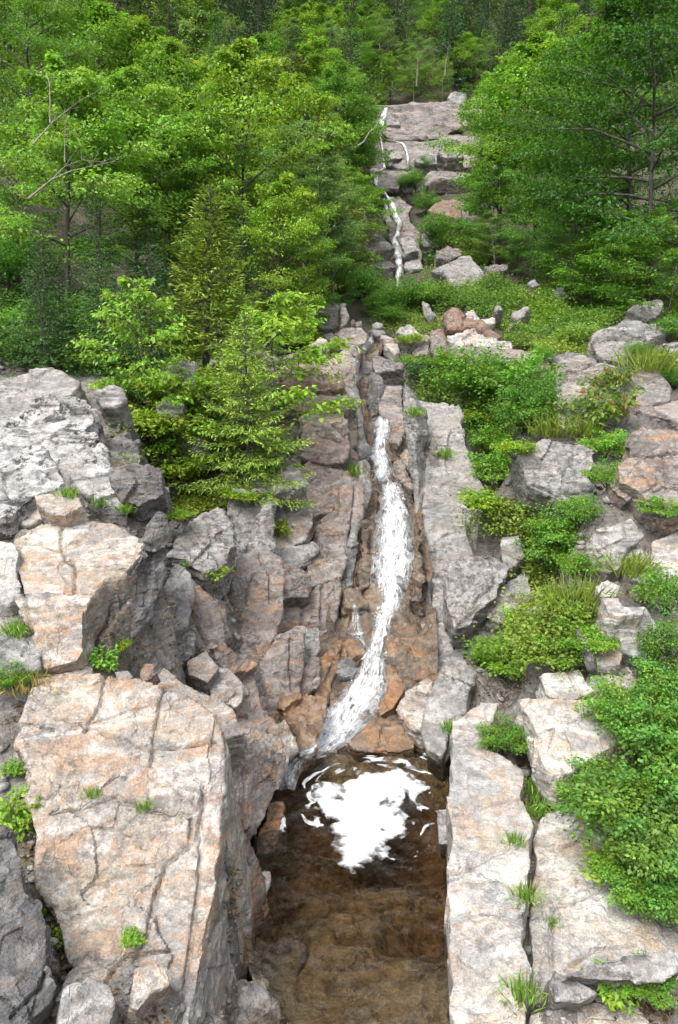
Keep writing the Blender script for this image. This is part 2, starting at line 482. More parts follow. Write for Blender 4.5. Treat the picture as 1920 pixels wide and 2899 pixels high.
def build_rocks():
    rng = random.Random(5)
    tmp = []
    for sp in SPECS:
        me, info = prism(sp, rng)
        o = bpy.data.objects.new('tmp', me); COL.objects.link(o)
        md = o.modifiers.new('r', 'REMESH'); md.mode = 'VOXEL'; md.voxel_size = info['vox']; md.use_smooth_shade = True
        sm = o.modifiers.new('s', 'SMOOTH'); sm.factor = .5; sm.iterations = 1
        tmp.append((o, sp, info))
        steep = .30 if info['n'][2] < .78 else .06
        TOPS.append(info['top'] - np.array([0, 0, .10 + .010 * info['dist']]) - info['n'] * (steep + .006 * info['dist']))
        TOPS.append(info['cen'][None] - info['n'] * (steep + .04 + .012 * info['dist']))
    dg = bpy.context.evaluated_depsgraph_get()
    dg.update()
    tot = 0
    for k, (o, sp, info) in enumerate(tmp):
        ev = o.evaluated_get(dg)
        me = bpy.data.meshes.new_from_object(ev)
        nv = len(me.vertices)
        if nv == 0:
            print('EMPTY ROCK', sp['name'], sp['reg'], sp['poly'][0]); continue
        V = np.empty(nv * 3); me.vertices.foreach_get('co', V); V = V.reshape(-1, 3)
        N = np.empty(nv * 3); me.vertices.foreach_get('normal', N); N = N.reshape(-1, 3)
        V = finish_rock(V, N, info, sp, k * 7 + 11)
        base = V.mean(0); base[2] = V[:, 2].min()
        ql = [len(p.vertices) for p in me.polygons]
        tris = np.array([[*p.vertices] for p in me.polygons]) if len(set(ql)) == 1 else None
        if tris is not None: bvh_add(V, tris)
        me.vertices.foreach_set('co', (V - base).astype(np.float32).ravel())
        me.polygons.foreach_set('use_smooth', np.ones(len(me.polygons), bool))
        me.materials.clear(); me.materials.append(MAT[sp['mat']])
        me.name = sp['name']; me.update()
        me.set_sharp_from_angle(angle=R(38))
        tot += len(me.polygons) * 2
        par = sp['parent']
        ob = bpy.data.objects.new(sp['name'], me); COL.objects.link(ob)
        if isinstance(par, dict):
            tag(ob, **par); ob.location = base
        else:
            ob.parent = par; ob.location = Vector(base) - par.location
    for o, _, _ in tmp:
        m = o.data; bpy.data.objects.remove(o); bpy.data.meshes.remove(m)
    print('rock triangles', tot, 'blocks', len(SPECS))

def B(label, group=None): return dict(label=label, cat='boulder', group=group)
def base_of(reg, x, y, Y=None):
    s = px(reg, x, y); p = at_y(*s, Y or depth(*s)); return (p[0], p[1], p[2] - 1)

# ---- left bank, nearest
g = empty('rock_outcrop', base_of('R7', 600, 500), 'large cream and rust streaked granite outcrop at lower left beside the pool', 'rock', 'granite outcrops on the left bank')
rock(g, 'rock_face', 'S', (.16, -.42, .9), [(98, 1924), (245, 1918), (392, 1940), (477, 1970), (551, 1995), (612, 2038), (626, 2172), (620, 2300), (612, 2469), (585, 2640), (560, 2800), (520, 3060), (20, 3100), (190, 2740), (147, 2567), (98, 2505), (110, 2371), (37, 2099)], 2.6, 'c',
     Y=6.0, amp=.55, ext=(.10, .22, -1), flare=1.0,
     cracks=[[(462, 1960), (447, 2040), (435, 2110), (432, 2175)], [(160, 2040), (270, 2070), (420, 2130), (540, 2125), (610, 2110)], [(150, 2305), (230, 2290), (330, 2260), (400, 2295), (545, 2315)], [(545, 2310), (540, 2390), (470, 2450), (430, 2560), (420, 2640), (380, 2720)],
             [(190, 2740), (250, 2700), (320, 2745), (365, 2700), (480, 2690)], [(575, 2230), (565, 2480), (545, 2640), (500, 2899)], [(300, 1925), (290, 2000), (240, 2080)], [(320, 2745), (240, 2900)]])
rock(g, 'rock_ledge', 'R7', 'RW', [(1020, 210), (1075, 240), (1120, 330), (1150, 420), (1185, 480), (1195, 600), (1180, 760), (1120, 800), (1070, 1000), (1000, 1080), (960, 1000), (1000, 600), (1010, 300)], 1.2, 't', dy=-.05, amp=.7, cracks=[[(1060, 260), (1060, 700), (1000, 1000)]])
rock(g, 'rock_ledge', 'R7', 'RF', [(1080, 520), (1190, 480), (1250, 475), (1255, 520), (1225, 590), (1240, 650), (1220, 740), (1190, 960), (1130, 975), (1100, 850), (1070, 700)], .9, 'c', dy=.1, amp=.8)
rock(g, 'rock_ledge', 'R7', 'RT', [(1000, 1060), (1120, 975), (1180, 985), (1290, 1085), (1310, 1200), (1290, 1300), (960, 1300)], 1.2, 'g', dy=-.1, amp=.7)
rock(g, 'rock_ledge', 'R7', 'RT', [(300, 1000), (400, 960), (520, 1000), (540, 1100), (480, 1240), (250, 1240)], .6, 'g', dy=-.05, amp=.6)
rock(g, 'rock_ledge', 'R7', 'RT', [(620, 920), (770, 890), (790, 1000), (700, 1040), (640, 1130), (590, 1110)], .6, 'c', dy=-.02, amp=.6)
rock(g, 'rock_ledge', 'S', 'RW', [(640, 2030), (700, 2090), (770, 2110), (812, 2140), (808, 2190), (790, 2250), (760, 2300), (722, 2355), (700, 2378), (688, 2340), (650, 2290), (632, 2200)], 1.4, 't', dy=.05, amp=.6, cracks=[[(700, 2100), (690, 2340)]])
rock(B('dark grey rounded boulder at the lower left corner of the bank', 'boulders on the left bank'), 'boulder', 'R7', (.45, -.5, .75), [(-200, 280), (0, 285), (60, 320), (100, 420), (130, 560), (200, 600), (230, 700), (235, 900), (270, 1000), (240, 1080), (100, 1200), (0, 1260), (-260, 1260)], 1.3, 'd', amp=.6, Y=4.7, cracks=[[(240, 880), (200, 1000), (60, 1150)]])

# ---- left bank, the split cream block
g = empty('rock_outcrop', base_of('R5', 300, 600), 'cracked cream granite block with flat orange tinted top above the left ledge', 'rock', 'granite outcrops on the left bank')
rock(g, 'rock_cap', 'R5', (.05, -.33, .94), [(62, 130), (190, 58), (290, 40), (450, 36), (595, 55), (680, 125), (658, 195), (608, 245), (575, 295), (480, 315), (430, 380), (350, 385), (100, 375), (75, 260), (90, 190)], .55, 'c', amp=.45, ext=(.05, .25, -1), flare=.98,
     cracks=[[(283, 45), (285, 170), (300, 220), (345, 250), (352, 380)], [(90, 150), (200, 155), (285, 185)], [(300, 225), (400, 250), (570, 265)]])
rock(g, 'rock_block', 'R5', (-.05, -.75, .65), [(55, 385), (100, 370), (350, 380), (425, 385), (385, 470), (388, 640), (360, 690), (200, 728), (165, 640), (150, 560)], .9, 'c', amp=.5, dy=-.02, cracks=[[(100, 385), (130, 470), (150, 560)]])
rock(g, 'rock_block', 'R5', (.4, -.8, .4), [(385, 470), (430, 385), (490, 320), (545, 310), (530, 400), (505, 515), (440, 545), (390, 565)], .6, 'g', amp=.6, dy=.05)
rock(g, 'rock_side', 'R5', (.80, -.5, .25), [(540, 325), (610, 240), (690, 115), (740, 20), (775, 70), (772, 200), (760, 330), (705, 460), (600, 600), (520, 720), (490, 690), (505, 560), (525, 440)], .9, 'd', amp=.8, cracks=[[(650, 210), (640, 420), (560, 600)]])
rock(g, 'rock_knob', 'R5', 'BR', [(670, 60), (700, 20), (745, 20), (750, 70), (720, 110), (690, 105)], .3, 'r', dy=.1)
rock(g, 'rock_ledge', 'R5', 'T', [(0, 330), (60, 380), (150, 560), (190, 720), (100, 740), (-60, 780), (-80, 300)], 1.0, 'g', amp=.7)
rock(g, 'rock_ledge', 'R5', 'U', [(-60, 120), (60, 130), (90, 190), (75, 260), (95, 370), (40, 420), (-60, 420)], .9, 'w', amp=.8)
rock(g, 'rock_ledge', 'R5', 'T', [(190, 730), (360, 690), (430, 720), (420, 770), (300, 780), (180, 770)], .6, 'c', amp=.7)
rock(B('small flat stone lying on the plant filled ledge above the cream outcrop'), 'boulder', 'R5', 'T', [(525, 735), (590, 725), (615, 760), (590, 785), (540, 780)], .16, 'g', dy=-.15)
rock(B('short dark brown stone among the moss beside the ledge gap'), 'boulder', 'R5', 'U', [(645, 740), (670, 695), (710, 700), (720, 730), (690, 770), (655, 785)], .25, 'r', dy=-.1)

# ---- left bank, black and white lichen rock
g = empty('rock_outcrop', base_of('R3', 200, 900), 'white granite outcrop blotched with black lichen below the dark trees', 'rock', 'granite outcrops on the left bank')
rock(g, 'rock_cap', 'R3', (.05, -.35, .93), [(-80, 580), (0, 570), (90, 550), (170, 535), (280, 545), (368, 590), (330, 640), (270, 645), (170, 690), (100, 735), (-80, 770)], .7, 'g', amp=.7, strata=.25, dy=.3)
rock(g, 'rock_block', 'R3', (.1, -.5, .85), [(-80, 760), (0, 755), (150, 715), (260, 650), (310, 645), (405, 655), (435, 770), (380, 812), (250, 830), (120, 870), (-80, 880)], .9, 'w', amp=.9, strata=.22)
rock(g, 'rock_block', 'R3', (.3, -.5, .8), [(200, 865), (330, 812), (442, 803), (462, 850), (490, 940), (520, 1060), (580, 1170), (510, 1155), (420, 1110), (300, 1045), (250, 990), (210, 930)], 1.2, 'w', amp=.75)
rock(g, 'rock_block', 'R3', (0, -.5, .85), [(-80, 890), (90, 870), (200, 870), (215, 930), (300, 1040), (270, 1070), (160, 1105), (60, 1190), (-80, 1230)], 1.1, 'w', amp=.8, strata=.2)
rock(g, 'rock_knob', 'R3', 'U', [(160, 1105), (205, 1090), (290, 1095), (370, 1112), (388, 1150), (310, 1190), (220, 1185), (170, 1140)], .5, 'c', amp=.7, dy=-.1)
rock(g, 'rock_knob', 'R3', 'U', [(70, 1175), (130, 1140), (200, 1165), (215, 1200), (140, 1240), (60, 1230)], .4, 'p', amp=.7, dy=-.15)
rock(B('grey angular boulder perched above the dark wet recess', 'boulders on the left bank'), 'boulder', 'R3', 'B', [(445, 625), (480, 600), (520, 588), (570, 612), (582, 660), (540, 700), (475, 692), (450, 660)], .6, 'g')
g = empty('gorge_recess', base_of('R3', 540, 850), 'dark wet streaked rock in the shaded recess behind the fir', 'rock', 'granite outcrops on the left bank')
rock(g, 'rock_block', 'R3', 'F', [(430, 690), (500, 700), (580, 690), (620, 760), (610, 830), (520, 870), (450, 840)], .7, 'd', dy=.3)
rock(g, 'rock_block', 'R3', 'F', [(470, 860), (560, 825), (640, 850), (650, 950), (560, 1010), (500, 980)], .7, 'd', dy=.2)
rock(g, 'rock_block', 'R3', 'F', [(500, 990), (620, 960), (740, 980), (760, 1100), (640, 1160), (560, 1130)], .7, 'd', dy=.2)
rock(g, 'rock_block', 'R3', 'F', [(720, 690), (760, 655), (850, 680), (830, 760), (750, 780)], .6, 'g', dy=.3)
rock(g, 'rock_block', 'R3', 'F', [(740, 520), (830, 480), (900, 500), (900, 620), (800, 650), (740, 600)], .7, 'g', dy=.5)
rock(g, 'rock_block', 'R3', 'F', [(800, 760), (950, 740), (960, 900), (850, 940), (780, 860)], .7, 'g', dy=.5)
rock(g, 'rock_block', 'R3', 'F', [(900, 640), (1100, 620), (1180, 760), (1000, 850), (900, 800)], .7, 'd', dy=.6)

# ---- left wall of the gorge
LWALL = empty('gorge_wall', base_of('R5', 1200, 600), 'broken mauve grey granite wall on the left of the cascade', 'rock wall', kind='structure')
W = LWALL
rock(W, 'rock_backing', 'S', (.5, -.6, .62), [(470, 1480), (600, 1390), (860, 1330), (1010, 1360), (1040, 1400), (1015, 1550), (980, 1740), (960, 1800), (830, 2120), (700, 2060), (560, 1960), (470, 1800)], 1.5, 't', Y=14.3, amp=.9, strata=.3)
rock(W, 'rock_slab', 'R5', (.3, -.5, .8), [(785, 200), (860, 80), (1000, -5), (1060, 60), (1075, 150), (1020, 240), (940, 275), (880, 215)], .8, 'g', amp=.8, strata=.2)
rock(W, 'rock_slab', 'R5', 'RF', [(1080, 255), (1100, 180), (1200, 55), (1230, -10), (1262, 60), (1255, 180), (1170, 230), (1110, 235)], .7, 'g', amp=.8)
rock(W, 'rock_slab', 'R5', (.35, -.7, .6), [(1120, 210), (1200, 185), (1290, 230), (1300, 300), (1285, 480), (1240, 600), (1185, 690), (1110, 615), (1060, 585), (1048, 470), (1045, 400), (1075, 320)], 1.0, 't', amp=.45, cracks=[[(1180, 285), (1140, 400), (1105, 470), (1095, 530)], [(1200, 200), (1250, 300), (1250, 420)]])
rock(W, 'rock_block', 'Z1', 'BR', [(250, 1290), (370, 1330), (460, 1375), (472, 1460), (440, 1530), (270, 1540), (255, 1400)], .7, 't', amp=.5)
rock(W, 'rock_block', 'Z1', 'BR', [(160, 1205), (330, 1160), (480, 1130), (525, 1200), (440, 1270), (380, 1315), (250, 1285)], .7, 'g', amp=.6)
rock(W, 'rock_block', 'Z1', (.35, -.65, .7), [(445, 1280), (560, 1190), (700, 1110), (715, 1300), (675, 1400), (560, 1420), (480, 1460), (465, 1370)], .8, 't', amp=.5)
rock(W, 'rock_block', 'Z2', (.35, -.7, .6), [(245, 110), (440, 105), (560, 10), (670, -30), (680, 40), (620, 290), (520, 390), (420, 335), (230, 360), (218, 250)], .9, 't', amp=.5, cracks=[[(420, 110), (400, 330)], [(560, 30), (540, 300)]])
rock(W, 'rock_block', 'Z2', (.35, -.75, .55), [(345, 350), (415, 345), (408, 580), (390, 680), (350, 830), (200, 862), (115, 805), (105, 640), (170, 520), (225, 420)], .9, 't', amp=.55, cracks=[[(320, 420), (320, 650), (330, 800)]], dy=-.05)
rock(W, 'rock_block', 'Z2', (.35, -.75, .5), [(422, 360), (520, 340), (540, 480), (500, 582), (412, 592), (408, 480)], .6, 'g', amp=.5, dy=-.05)
rock(W, 'rock_fin', 'Z2', (.7, -.55, .4), [(530, 300), (620, 200), (690, -30), (745, -20), (705, 330), (680, 440), (610, 460), (540, 520)], .6, 't', amp=.7, cracks=[[(620, 210), (610, 450)], [(690, 40), (660, 420)]])
rock(W, 'rock_block', 'Z2', 'RF', [(385, 645), (530, 560), (532, 680), (520, 760), (380, 855), (355, 780)], .7, 't', amp=.6)
rock(W, 'rock_block', 'Z2', 'RF', [(540, 560), (640, 460), (692, 440), (682, 600), (620, 720), (600, 845), (520, 872), (512, 760)], .7, 'o', amp=.7)
rock(W, 'rock_block', 'Z2', 'RT', [(280, 880), (400, 840), (500, 830), (592, 850), (572, 960), (540, 1080), (510, 1220), (400, 1255), (365, 1200), (375, 1050), (290, 980)], .9, 'o', amp=1.0)
rock(W, 'rock_slab', 'Z1', (.3, -.6, .75), [(155, 1190), (180, 950), (240, 830), (400, 780), (472, 860), (462, 1000), (420, 1100), (335, 1145)], .9, 'c', amp=.5)
rock(W, 'rock_slab', 'Z1', (.3, -.5, .8), [(370, 680), (500, 540), (600, 590), (725, 630), (765, 700), (655, 830), (640, 900), (560, 905), (482, 945), (472, 845), (430, 770)], .9, 't', amp=.8)
rock(W, 'rock_block', 'Z1', 'BR', [(550, 960), (680, 870), (700, 950), (640, 1005), (558, 1005)], .5, 't', amp=.7)
rock(W, 'rock_slab', 'Z1', (.5, -.5, .7), [(700, 760), (845, 680), (852, 760), (832, 980), (790, 1200), (745, 1250), (700, 1290), (690, 1110), (560, 1190), (550, 1015), (690, 960)], .9, 't', amp=.6, cracks=[[(800, 740), (760, 1200)]])
rock(W, 'rock_fin', 'Z1', 'RW', [(800, 990), (835, 980), (810, 1250), (785, 1450), (735, 1490), (735, 1250)], .6, 'g', amp=.6)
rock(W, 'rock_fin', 'Z1', 'RW', [(838, 520), (900, 530), (918, 700), (902, 800), (865, 1000), (838, 995), (858, 760)], .6, 'g', amp=.6)
rock(W, 'rock_block', 'Z1', 'T', [(410, 190), (540, 150), (690, 175), (725, 240), (700, 275), (540, 265), (430, 235)], .4, 'c', amp=.7, dy=-.15)
rock(W, 'rock_block', 'Z1', 'F', [(440, 270), (690, 255), (722, 300), (732, 450), (712, 535), (620, 552), (520, 532), (420, 490), (430, 380)], .9, 't', amp=.8)
rock(W, 'rock_pillar', 'Z1', 'RF', [(720, 120), (800, 110), (822, 250), (832, 420), (765, 445), (742, 320), (728, 250)], .6, 't', amp=.6)
rock(W, 'rock_block', 'Z1', 'BR', [(720, 480), (770, 440), (822, 490), (828, 570), (760, 602), (722, 565)], .45, 't', amp=.5)
rock(W, 'rock_fin', 'Z1', 'RW', [(770, -60), (828, 0), (862, 200), (892, 380), (922, 465), (900, 525), (840, 505), (828, 300)], .6, 'g', amp=.5)
rock(W, 'rock_slab', 'Z1', 'U', [(0, 590), (200, 570), (345, 600), (420, 700), (250, 765), (0, 745)], .8, 'g', amp=.8)
rock(W, 'rock_slab', 'Z1', 'BR', [(-80, 770), (120, 780), (185, 900), (152, 1100), (160, 1190), (60, 1235), (-80, 1210)], .8, 'g', amp=.8)
rock(W, 'rock_slab', 'Z4', (.2, -.4, .9), [(-20, 635), (270, 612), (430, 620), (472, 690), (400, 722), (180, 715), (-20, 700)], .6, 't', amp=.7)
rock(W, 'rock_overhang', 'Z4', (.1, -.5, .85), [(60, 400), (180, 360), (330, 370), (400, 430), (485, 440), (472, 490), (395, 520), (165, 480), (90, 470)], .4, 't', amp=.8, dy=-.2)
rock(W, 'rock_overhang', 'Z4', 'F', [(15, 530), (165, 475), (395, 512), (405, 580), (330, 605), (180, 592), (15, 555)], .9, 'r', amp=.9, strata=.25)
rock(W, 'rock_block', 'Z4', 'RT', [(360, 390), (440, 338), (515, 395), (505, 465), (472, 485), (400, 445)], .6, 'c', amp=.7)
rock(W, 'rock_block', 'Z4', 'F', [(400, 500), (490, 480), (520, 620), (545, 760), (440, 700), (420, 600)], .7, 't', amp=.7)
rock(W, 'rock_backing', 'R5', (.4, -.6, .65), [(690, 520), (800, 260), (900, 300), (1000, 400), (1060, 600), (1180, 720), (1220, 880), (1330, 1000), (1320, 1100), (1180, 1100), (1040, 900), (900, 800), (720, 760)], 1.0, 't', dy=.45, amp=.8, cracks=[[(800, 300), (900, 500), (1000, 700)], [(720, 600), (900, 660), (1100, 800)]])
# lower grey steps under the wall
rock(W, 'rock_slab', 'R5', (.45, -.5, .7), [(760, 345), (800, 240), (870, 300), (885, 400), (860, 520), (790, 540), (740, 600), (700, 520), (705, 460)], .8, 'g', amp=.9)
rock(W, 'rock_block', 'R5', (.3, -.7, .6), [(700, 640), (750, 560), (830, 520), (892, 570), (890, 650), (800, 722), (760, 722), (730, 680)], .8, 'g', amp=.7)
rock(W, 'rock_block', 'R5', (.2, -.7, .7), [(870, 690), (950, 645), (1005, 720), (960, 785), (880, 745)], .6, 't', amp=.5)
rock(W, 'rock_slab', 'R5', (.2, -.55, .8), [(730, 800), (770, 735), (850, 790), (960, 830), (1010, 865), (1060, 900), (1110, 1010), (1000, 1040), (860, 960), (760, 870)], .9, 'c', amp=.5)
rock(W, 'rock_block', 'R5', (.3, -.65, .7), [(955, 775), (1010, 722), (1070, 740), (1125, 800), (1115, 860), (1090, 895), (1000, 865)], .7, 'c', amp=.4)
rock(W, 'rock_block', 'R5', 'RF', [(1118, 865), (1160, 830), (1205, 885), (1202, 1000), (1170, 1045), (1118, 965)], .6, 'c', amp=.5)
rock(W, 'rock_block', 'R5', 'RF', [(1145, 1075), (1230, 1030), (1300, 1060), (1325, 1130), (1315, 1200), (1240, 1240), (1150, 1200)], .8, 'c', amp=.7)
rock(W, 'rock_block', 'R5', 'RF', [(985, 620), (1060, 640), (1150, 650), (1185, 705), (1130, 735), (1075, 742), (1020, 700)], .6, 't', amp=.9)
rock(W, 'rock_block', 'R5', 'RF', [(880, 420), (960, 380), (1040, 420), (1050, 560), (990, 620), (920, 580), (890, 500)], .7, 't', amp=1.0, dy=.15)
rock(W, 'rock_block', 'R5', 'RF', [(1210, 860), (1320, 875), (1320, 960), (1230, 1010), (1205, 950)], .6, 't', amp=.7)
rock(W, 'rock_block', 'R5', 'RF', [(1130, 720), (1190, 700), (1220, 830), (1200, 880), (1150, 830)], .5, 'd', amp=.9)
rock(W, 'rock_block', 'R5', 'RF', [(1240, 1010), (1320, 960), (1380, 1100), (1330, 1130), (1300, 1060)], .5, 'c', amp=.9)

# ---- right wall of the gorge
RWALL = empty('gorge_wall', base_of('Z1', 1400, 900), 'smooth grey granite wall on the right of the cascade', 'rock wall', kind='structure')
W = RWALL
rock(W, 'rock_backing', 'S', (-.15, -.6, .8), [(1165, 1200), (1180, 1130), (1300, 1150), (1330, 1300), (1420, 1450), (1500, 1620), (1500, 1760), (1420, 1830), (1330, 1950), (1270, 1990), (1240, 1900), (1235, 1750), (1215, 1600), (1195, 1450)], 1.3, 'g', dy=1.7, amp=.7)
rock(W, 'rock_fin', 'Z1', (-.8, -.5, .3), [(1160, -20), (1240, 110), (1247, 480), (1262, 900), (1295, 1250), (1335, 1600), (1290, 1600), (1240, 1100), (1228, 760), (1180, 400), (1160, 200)], .5, 'g', amp=.5, dy=-.1)
rock(W, 'rock_fin', 'Z2', (-.8, -.5, .3), [(1290, -20), (1345, -20), (1370, 200), (1375, 400), (1345, 480), (1340, 720), (1300, 900), (1310, 600), (1330, 300)], .5, 'd', amp=.7, dy=.05)
rock(W, 'rock_pillar', 'Z1', 'U', [(965, -40), (1150, -20), (1162, 225), (1050, 235), (1000, 205), (965, 160)], .8, 'f', amp=.6)
rock(W, 'rock_block', 'Z1', 'BL', [(1247, 110), (1380, 120), (1470, 108), (1560, 200), (1572, 280), (1450, 345), (1300, 325), (1250, 300)], .8, 'g', amp=.6, cracks=[[(1385, 125), (1420, 230), (1460, 330)]])
rock(W, 'rock_block', 'Z1', 'BL', [(1250, 385), (1340, 320), (1442, 340), (1455, 400), (1380, 435), (1300, 485), (1258, 455)], .5, 'c', amp=.7, dy=-.2)
rock(W, 'rock_slab', 'Z1', (-.3, -.55, .8), [(1258, 520), (1400, 508), (1480, 640), (1575, 680), (1640, 900), (1600, 1180), (1455, 1250), (1390, 1205), (1380, 1600), (1335, 1590), (1285, 1200), (1265, 800)], 1.0, 'g', amp=.4, cracks=[[(1390, 1205), (1300, 900)]])
rock(W, 'rock_slab', 'R4', 'BL', [(480, 780), (555, 760), (565, 830), (622, 950), (610, 992), (560, 1002), (510, 900)], .8, 'g', amp=.6)
rock(W, 'rock_slab', 'Z2', (-.3, -.55, .8), [(1375, -20), (1482, -20), (1492, 250), (1500, 292), (1380, 292), (1370, 150)], .8, 'g', amp=.45)
rock(W, 'rock_slab', 'Z2', (-.25, -.6, .75), [(1358, 330), (1505, 298), (1575, 420), (1580, 590), (1450, 650), (1390, 742), (1338, 725), (1345, 500)], .9, 'g', amp=.4)
rock(W, 'rock_slab', 'Z2', (-.25, -.55, .8), [(1400, 735), (1450, 650), (1575, 600), (1660, 700), (1600, 960), (1490, 1000), (1480, 1180), (1440, 1255), (1340, 1205), (1305, 1080), (1340, 900)], 1.0, 'g', amp=.4)
rock(W, 'rock_block', 'R6', (-.15, -.7, .7), [(512, 262), (570, 215), (660, 203), (770, 250), (760, 300), (722, 330), (722, 385), (640, 445), (600, 505), (540, 520), (508, 400)], .9, 'g', amp=.6, dy=-.1, cracks=[[(620, 420), (720, 330)], [(560, 520), (640, 445)]])
rock(W, 'rock_block', 'R6', (0, -.7, .7), [(700, 400), (770, 330), (862, 268), (885, 390), (840, 435), (750, 505), (700, 465)], .8, 'g', amp=.6)
rock(W, 'rock_block', 'R6', 'BL', [(590, 35), (640, 15), (722, 108), (724, 205), (640, 182)], .6, 'g', amp=.7)
rock(W, 'rock_block', 'R6', 'BL', [(755, 120), (832, 108), (855, 200), (790, 255), (758, 232)], .6, 'g', amp=.7)
rock(W, 'rock_block', 'R6', 'BL', [(540, 520), (620, 505), (740, 505), (830, 560), (760, 640), (640, 680), (570, 660)], .8, 'g', amp=.7, dy=.1)
rock(W, 'rock_block', 'Z2', 'BL', [(1320, 1262), (1410, 1270), (1455, 1380), (1400, 1445), (1318, 1425)], .6, 'g', amp=.6)
rock(W, 'rock_block', 'R8', 'BL', [(452, 200), (505, 190), (515, 350), (460, 345)], .6, 'g', amp=.6, dy=.1)
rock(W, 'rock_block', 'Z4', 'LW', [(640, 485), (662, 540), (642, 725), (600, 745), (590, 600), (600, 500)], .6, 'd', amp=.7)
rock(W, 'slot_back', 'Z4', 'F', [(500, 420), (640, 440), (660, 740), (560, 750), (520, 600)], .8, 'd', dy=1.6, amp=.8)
rock(W, 'rock_block', 'Z4', 'U', [(625, 372), (700, 390), (740, 410), (802, 420), (802, 452), (700, 462), (650, 480), (622, 440)], .8, 'f', amp=.6)
rock(W, 'rock_fin', 'Z4', 'LW', [(815, 530), (870, 650), (885, 760), (830, 770), (810, 640)], .6, 'g', amp=.5)
# wet blocks inside the channel
CHAN = empty('channel_rocks', base_of('Z2', 1100, 900), 'wet orange stained rock ledges inside the channel beside the falling water', 'rock ledge', kind='structure')
W = CHAN
rock(W, 'rock_ledge', 'Z2', 'LT', [(1150, 150), (1330, 95), (1352, 350), (1270, 335), (1108, 315)], .6, 't', amp=.8, dy=.05)
rock(W, 'rock_ledge', 'Z2', 'LT', [(1050, 405), (1340, 380), (1342, 700), (1220, 725), (1100, 645), (1018, 565)], .7, 'o', amp=1.0, dy=.05)
rock(W, 'rock_ledge', 'Z2', 'LT', [(1180, 785), (1340, 722), (1352, 900), (1312, 1052), (1290, 1105), (1180, 1022), (1100, 922)], .8, 'c', amp=1.0, dy=.05)
rock(W, 'rock_ledge', 'Z2', 'LT', [(1010, 600), (1110, 650), (1180, 780), (1090, 920), (960, 1000), (970, 860), (1020, 740)], .6, 'o', amp=.8, dy=.1)
rock(W, 'rock_ledge', 'Z2', (0, -.5, .85), [(870, 1055), (960, 1000), (1180, 1038), (1252, 1110), (1245, 1222), (1100, 1255), (800, 1238), (755, 1185)], .7, 'o', amp=.7, dy=-.05)
rock(W, 'rock_ledge', 'Z1', 'LT', [(1060, 240), (1160, 238), (1182, 330), (1120, 402), (1040, 385)], .5, 't', amp=1.0)
rock(W, 'rock_ledge', 'Z1', 'LT', [(1120, 402), (1180, 380), (1222, 520), (1202, 595), (1140, 525)], .5, 'c', amp=.9)
rock(W, 'rock_ledge', 'Z1', 'LT', [(1060, 500), (1130, 508), (1222, 660), (1212, 725), (1090, 655)], .5, 't', amp=1.0)
rock(W, 'rock_ledge', 'Z1', 'LT', [(1220, 1060), (1270, 1000), (1290, 1300), (1300, 1560), (1180, 1568), (1200, 1300)], .5, 'v', amp=.9)
rock(W, 'rock_ledge', 'Z1', 'RT', [(850, 1000), (880, 990), (940, 1250), (930, 1460), (830, 1480), (830, 1250)], .5, 'v', amp=1.0)
rock(W, 'rock_ledge', 'Z2', 'RT', [(720, 40), (820, 20), (900, 160), (800, 200), (710, 180)], .5, 'v', amp=1.0, dy=.1)
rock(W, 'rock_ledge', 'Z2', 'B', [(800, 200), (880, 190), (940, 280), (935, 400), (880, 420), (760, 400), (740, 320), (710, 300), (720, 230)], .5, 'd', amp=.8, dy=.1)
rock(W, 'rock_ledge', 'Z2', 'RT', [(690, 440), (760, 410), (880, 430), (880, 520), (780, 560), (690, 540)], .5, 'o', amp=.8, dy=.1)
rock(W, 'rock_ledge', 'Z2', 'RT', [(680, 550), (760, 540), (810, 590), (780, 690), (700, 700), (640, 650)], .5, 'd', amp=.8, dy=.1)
rock(W, 'rock_ledge', 'R7', (.3, -.2, .9), [(1240, 160), (1310, 150), (1320, 190), (1260, 390), (1180, 390), (1190, 310)], .5, 'o', amp=.5, z=.05)
rock(W, 'rock_ledge', 'R7', 'T', [(1215, 830), (1330, 775), (1425, 810), (1420, 880), (1360, 960), (1280, 1010), (1190, 980), (1180, 900)], .5, 'o', amp=.5, z=-.13)

# ---- pale slabs on the right bank
g = empty('rock_outcrop', base_of('R8', 700, 500), 'long pale granite slab forming the right edge of the pool', 'rock', 'granite outcrops on the right bank')
rock(g, 'rock_slab', 'S', (-.06, -.10, 1), [(1278, 2040), (1340, 1995), (1412, 1990), (1390, 2040), (1377, 2105), (1440, 2150), (1482, 2175), (1502, 2380), (1498, 2540), (1490, 2899), (1480, 3100), (1268, 3100), (1268, 2700), (1264, 2500), (1266, 2300), (1270, 2160)], 1.3, 'p', Y=7.2, amp=.35, ext=(.03, .1, -1), flare=1.0,
     cracks=[[(1285, 2465), (1340, 2450), (1400, 2415), (1500, 2375)], [(1340, 2575), (1420, 2585), (1500, 2590)], [(1300, 2700), (1400, 2770), (1490, 2760)], [(1270, 2900), (1350, 2880), (1430, 2870), (1490, 2820)], [(1290, 2300), (1400, 2270), (1490, 2260)]])
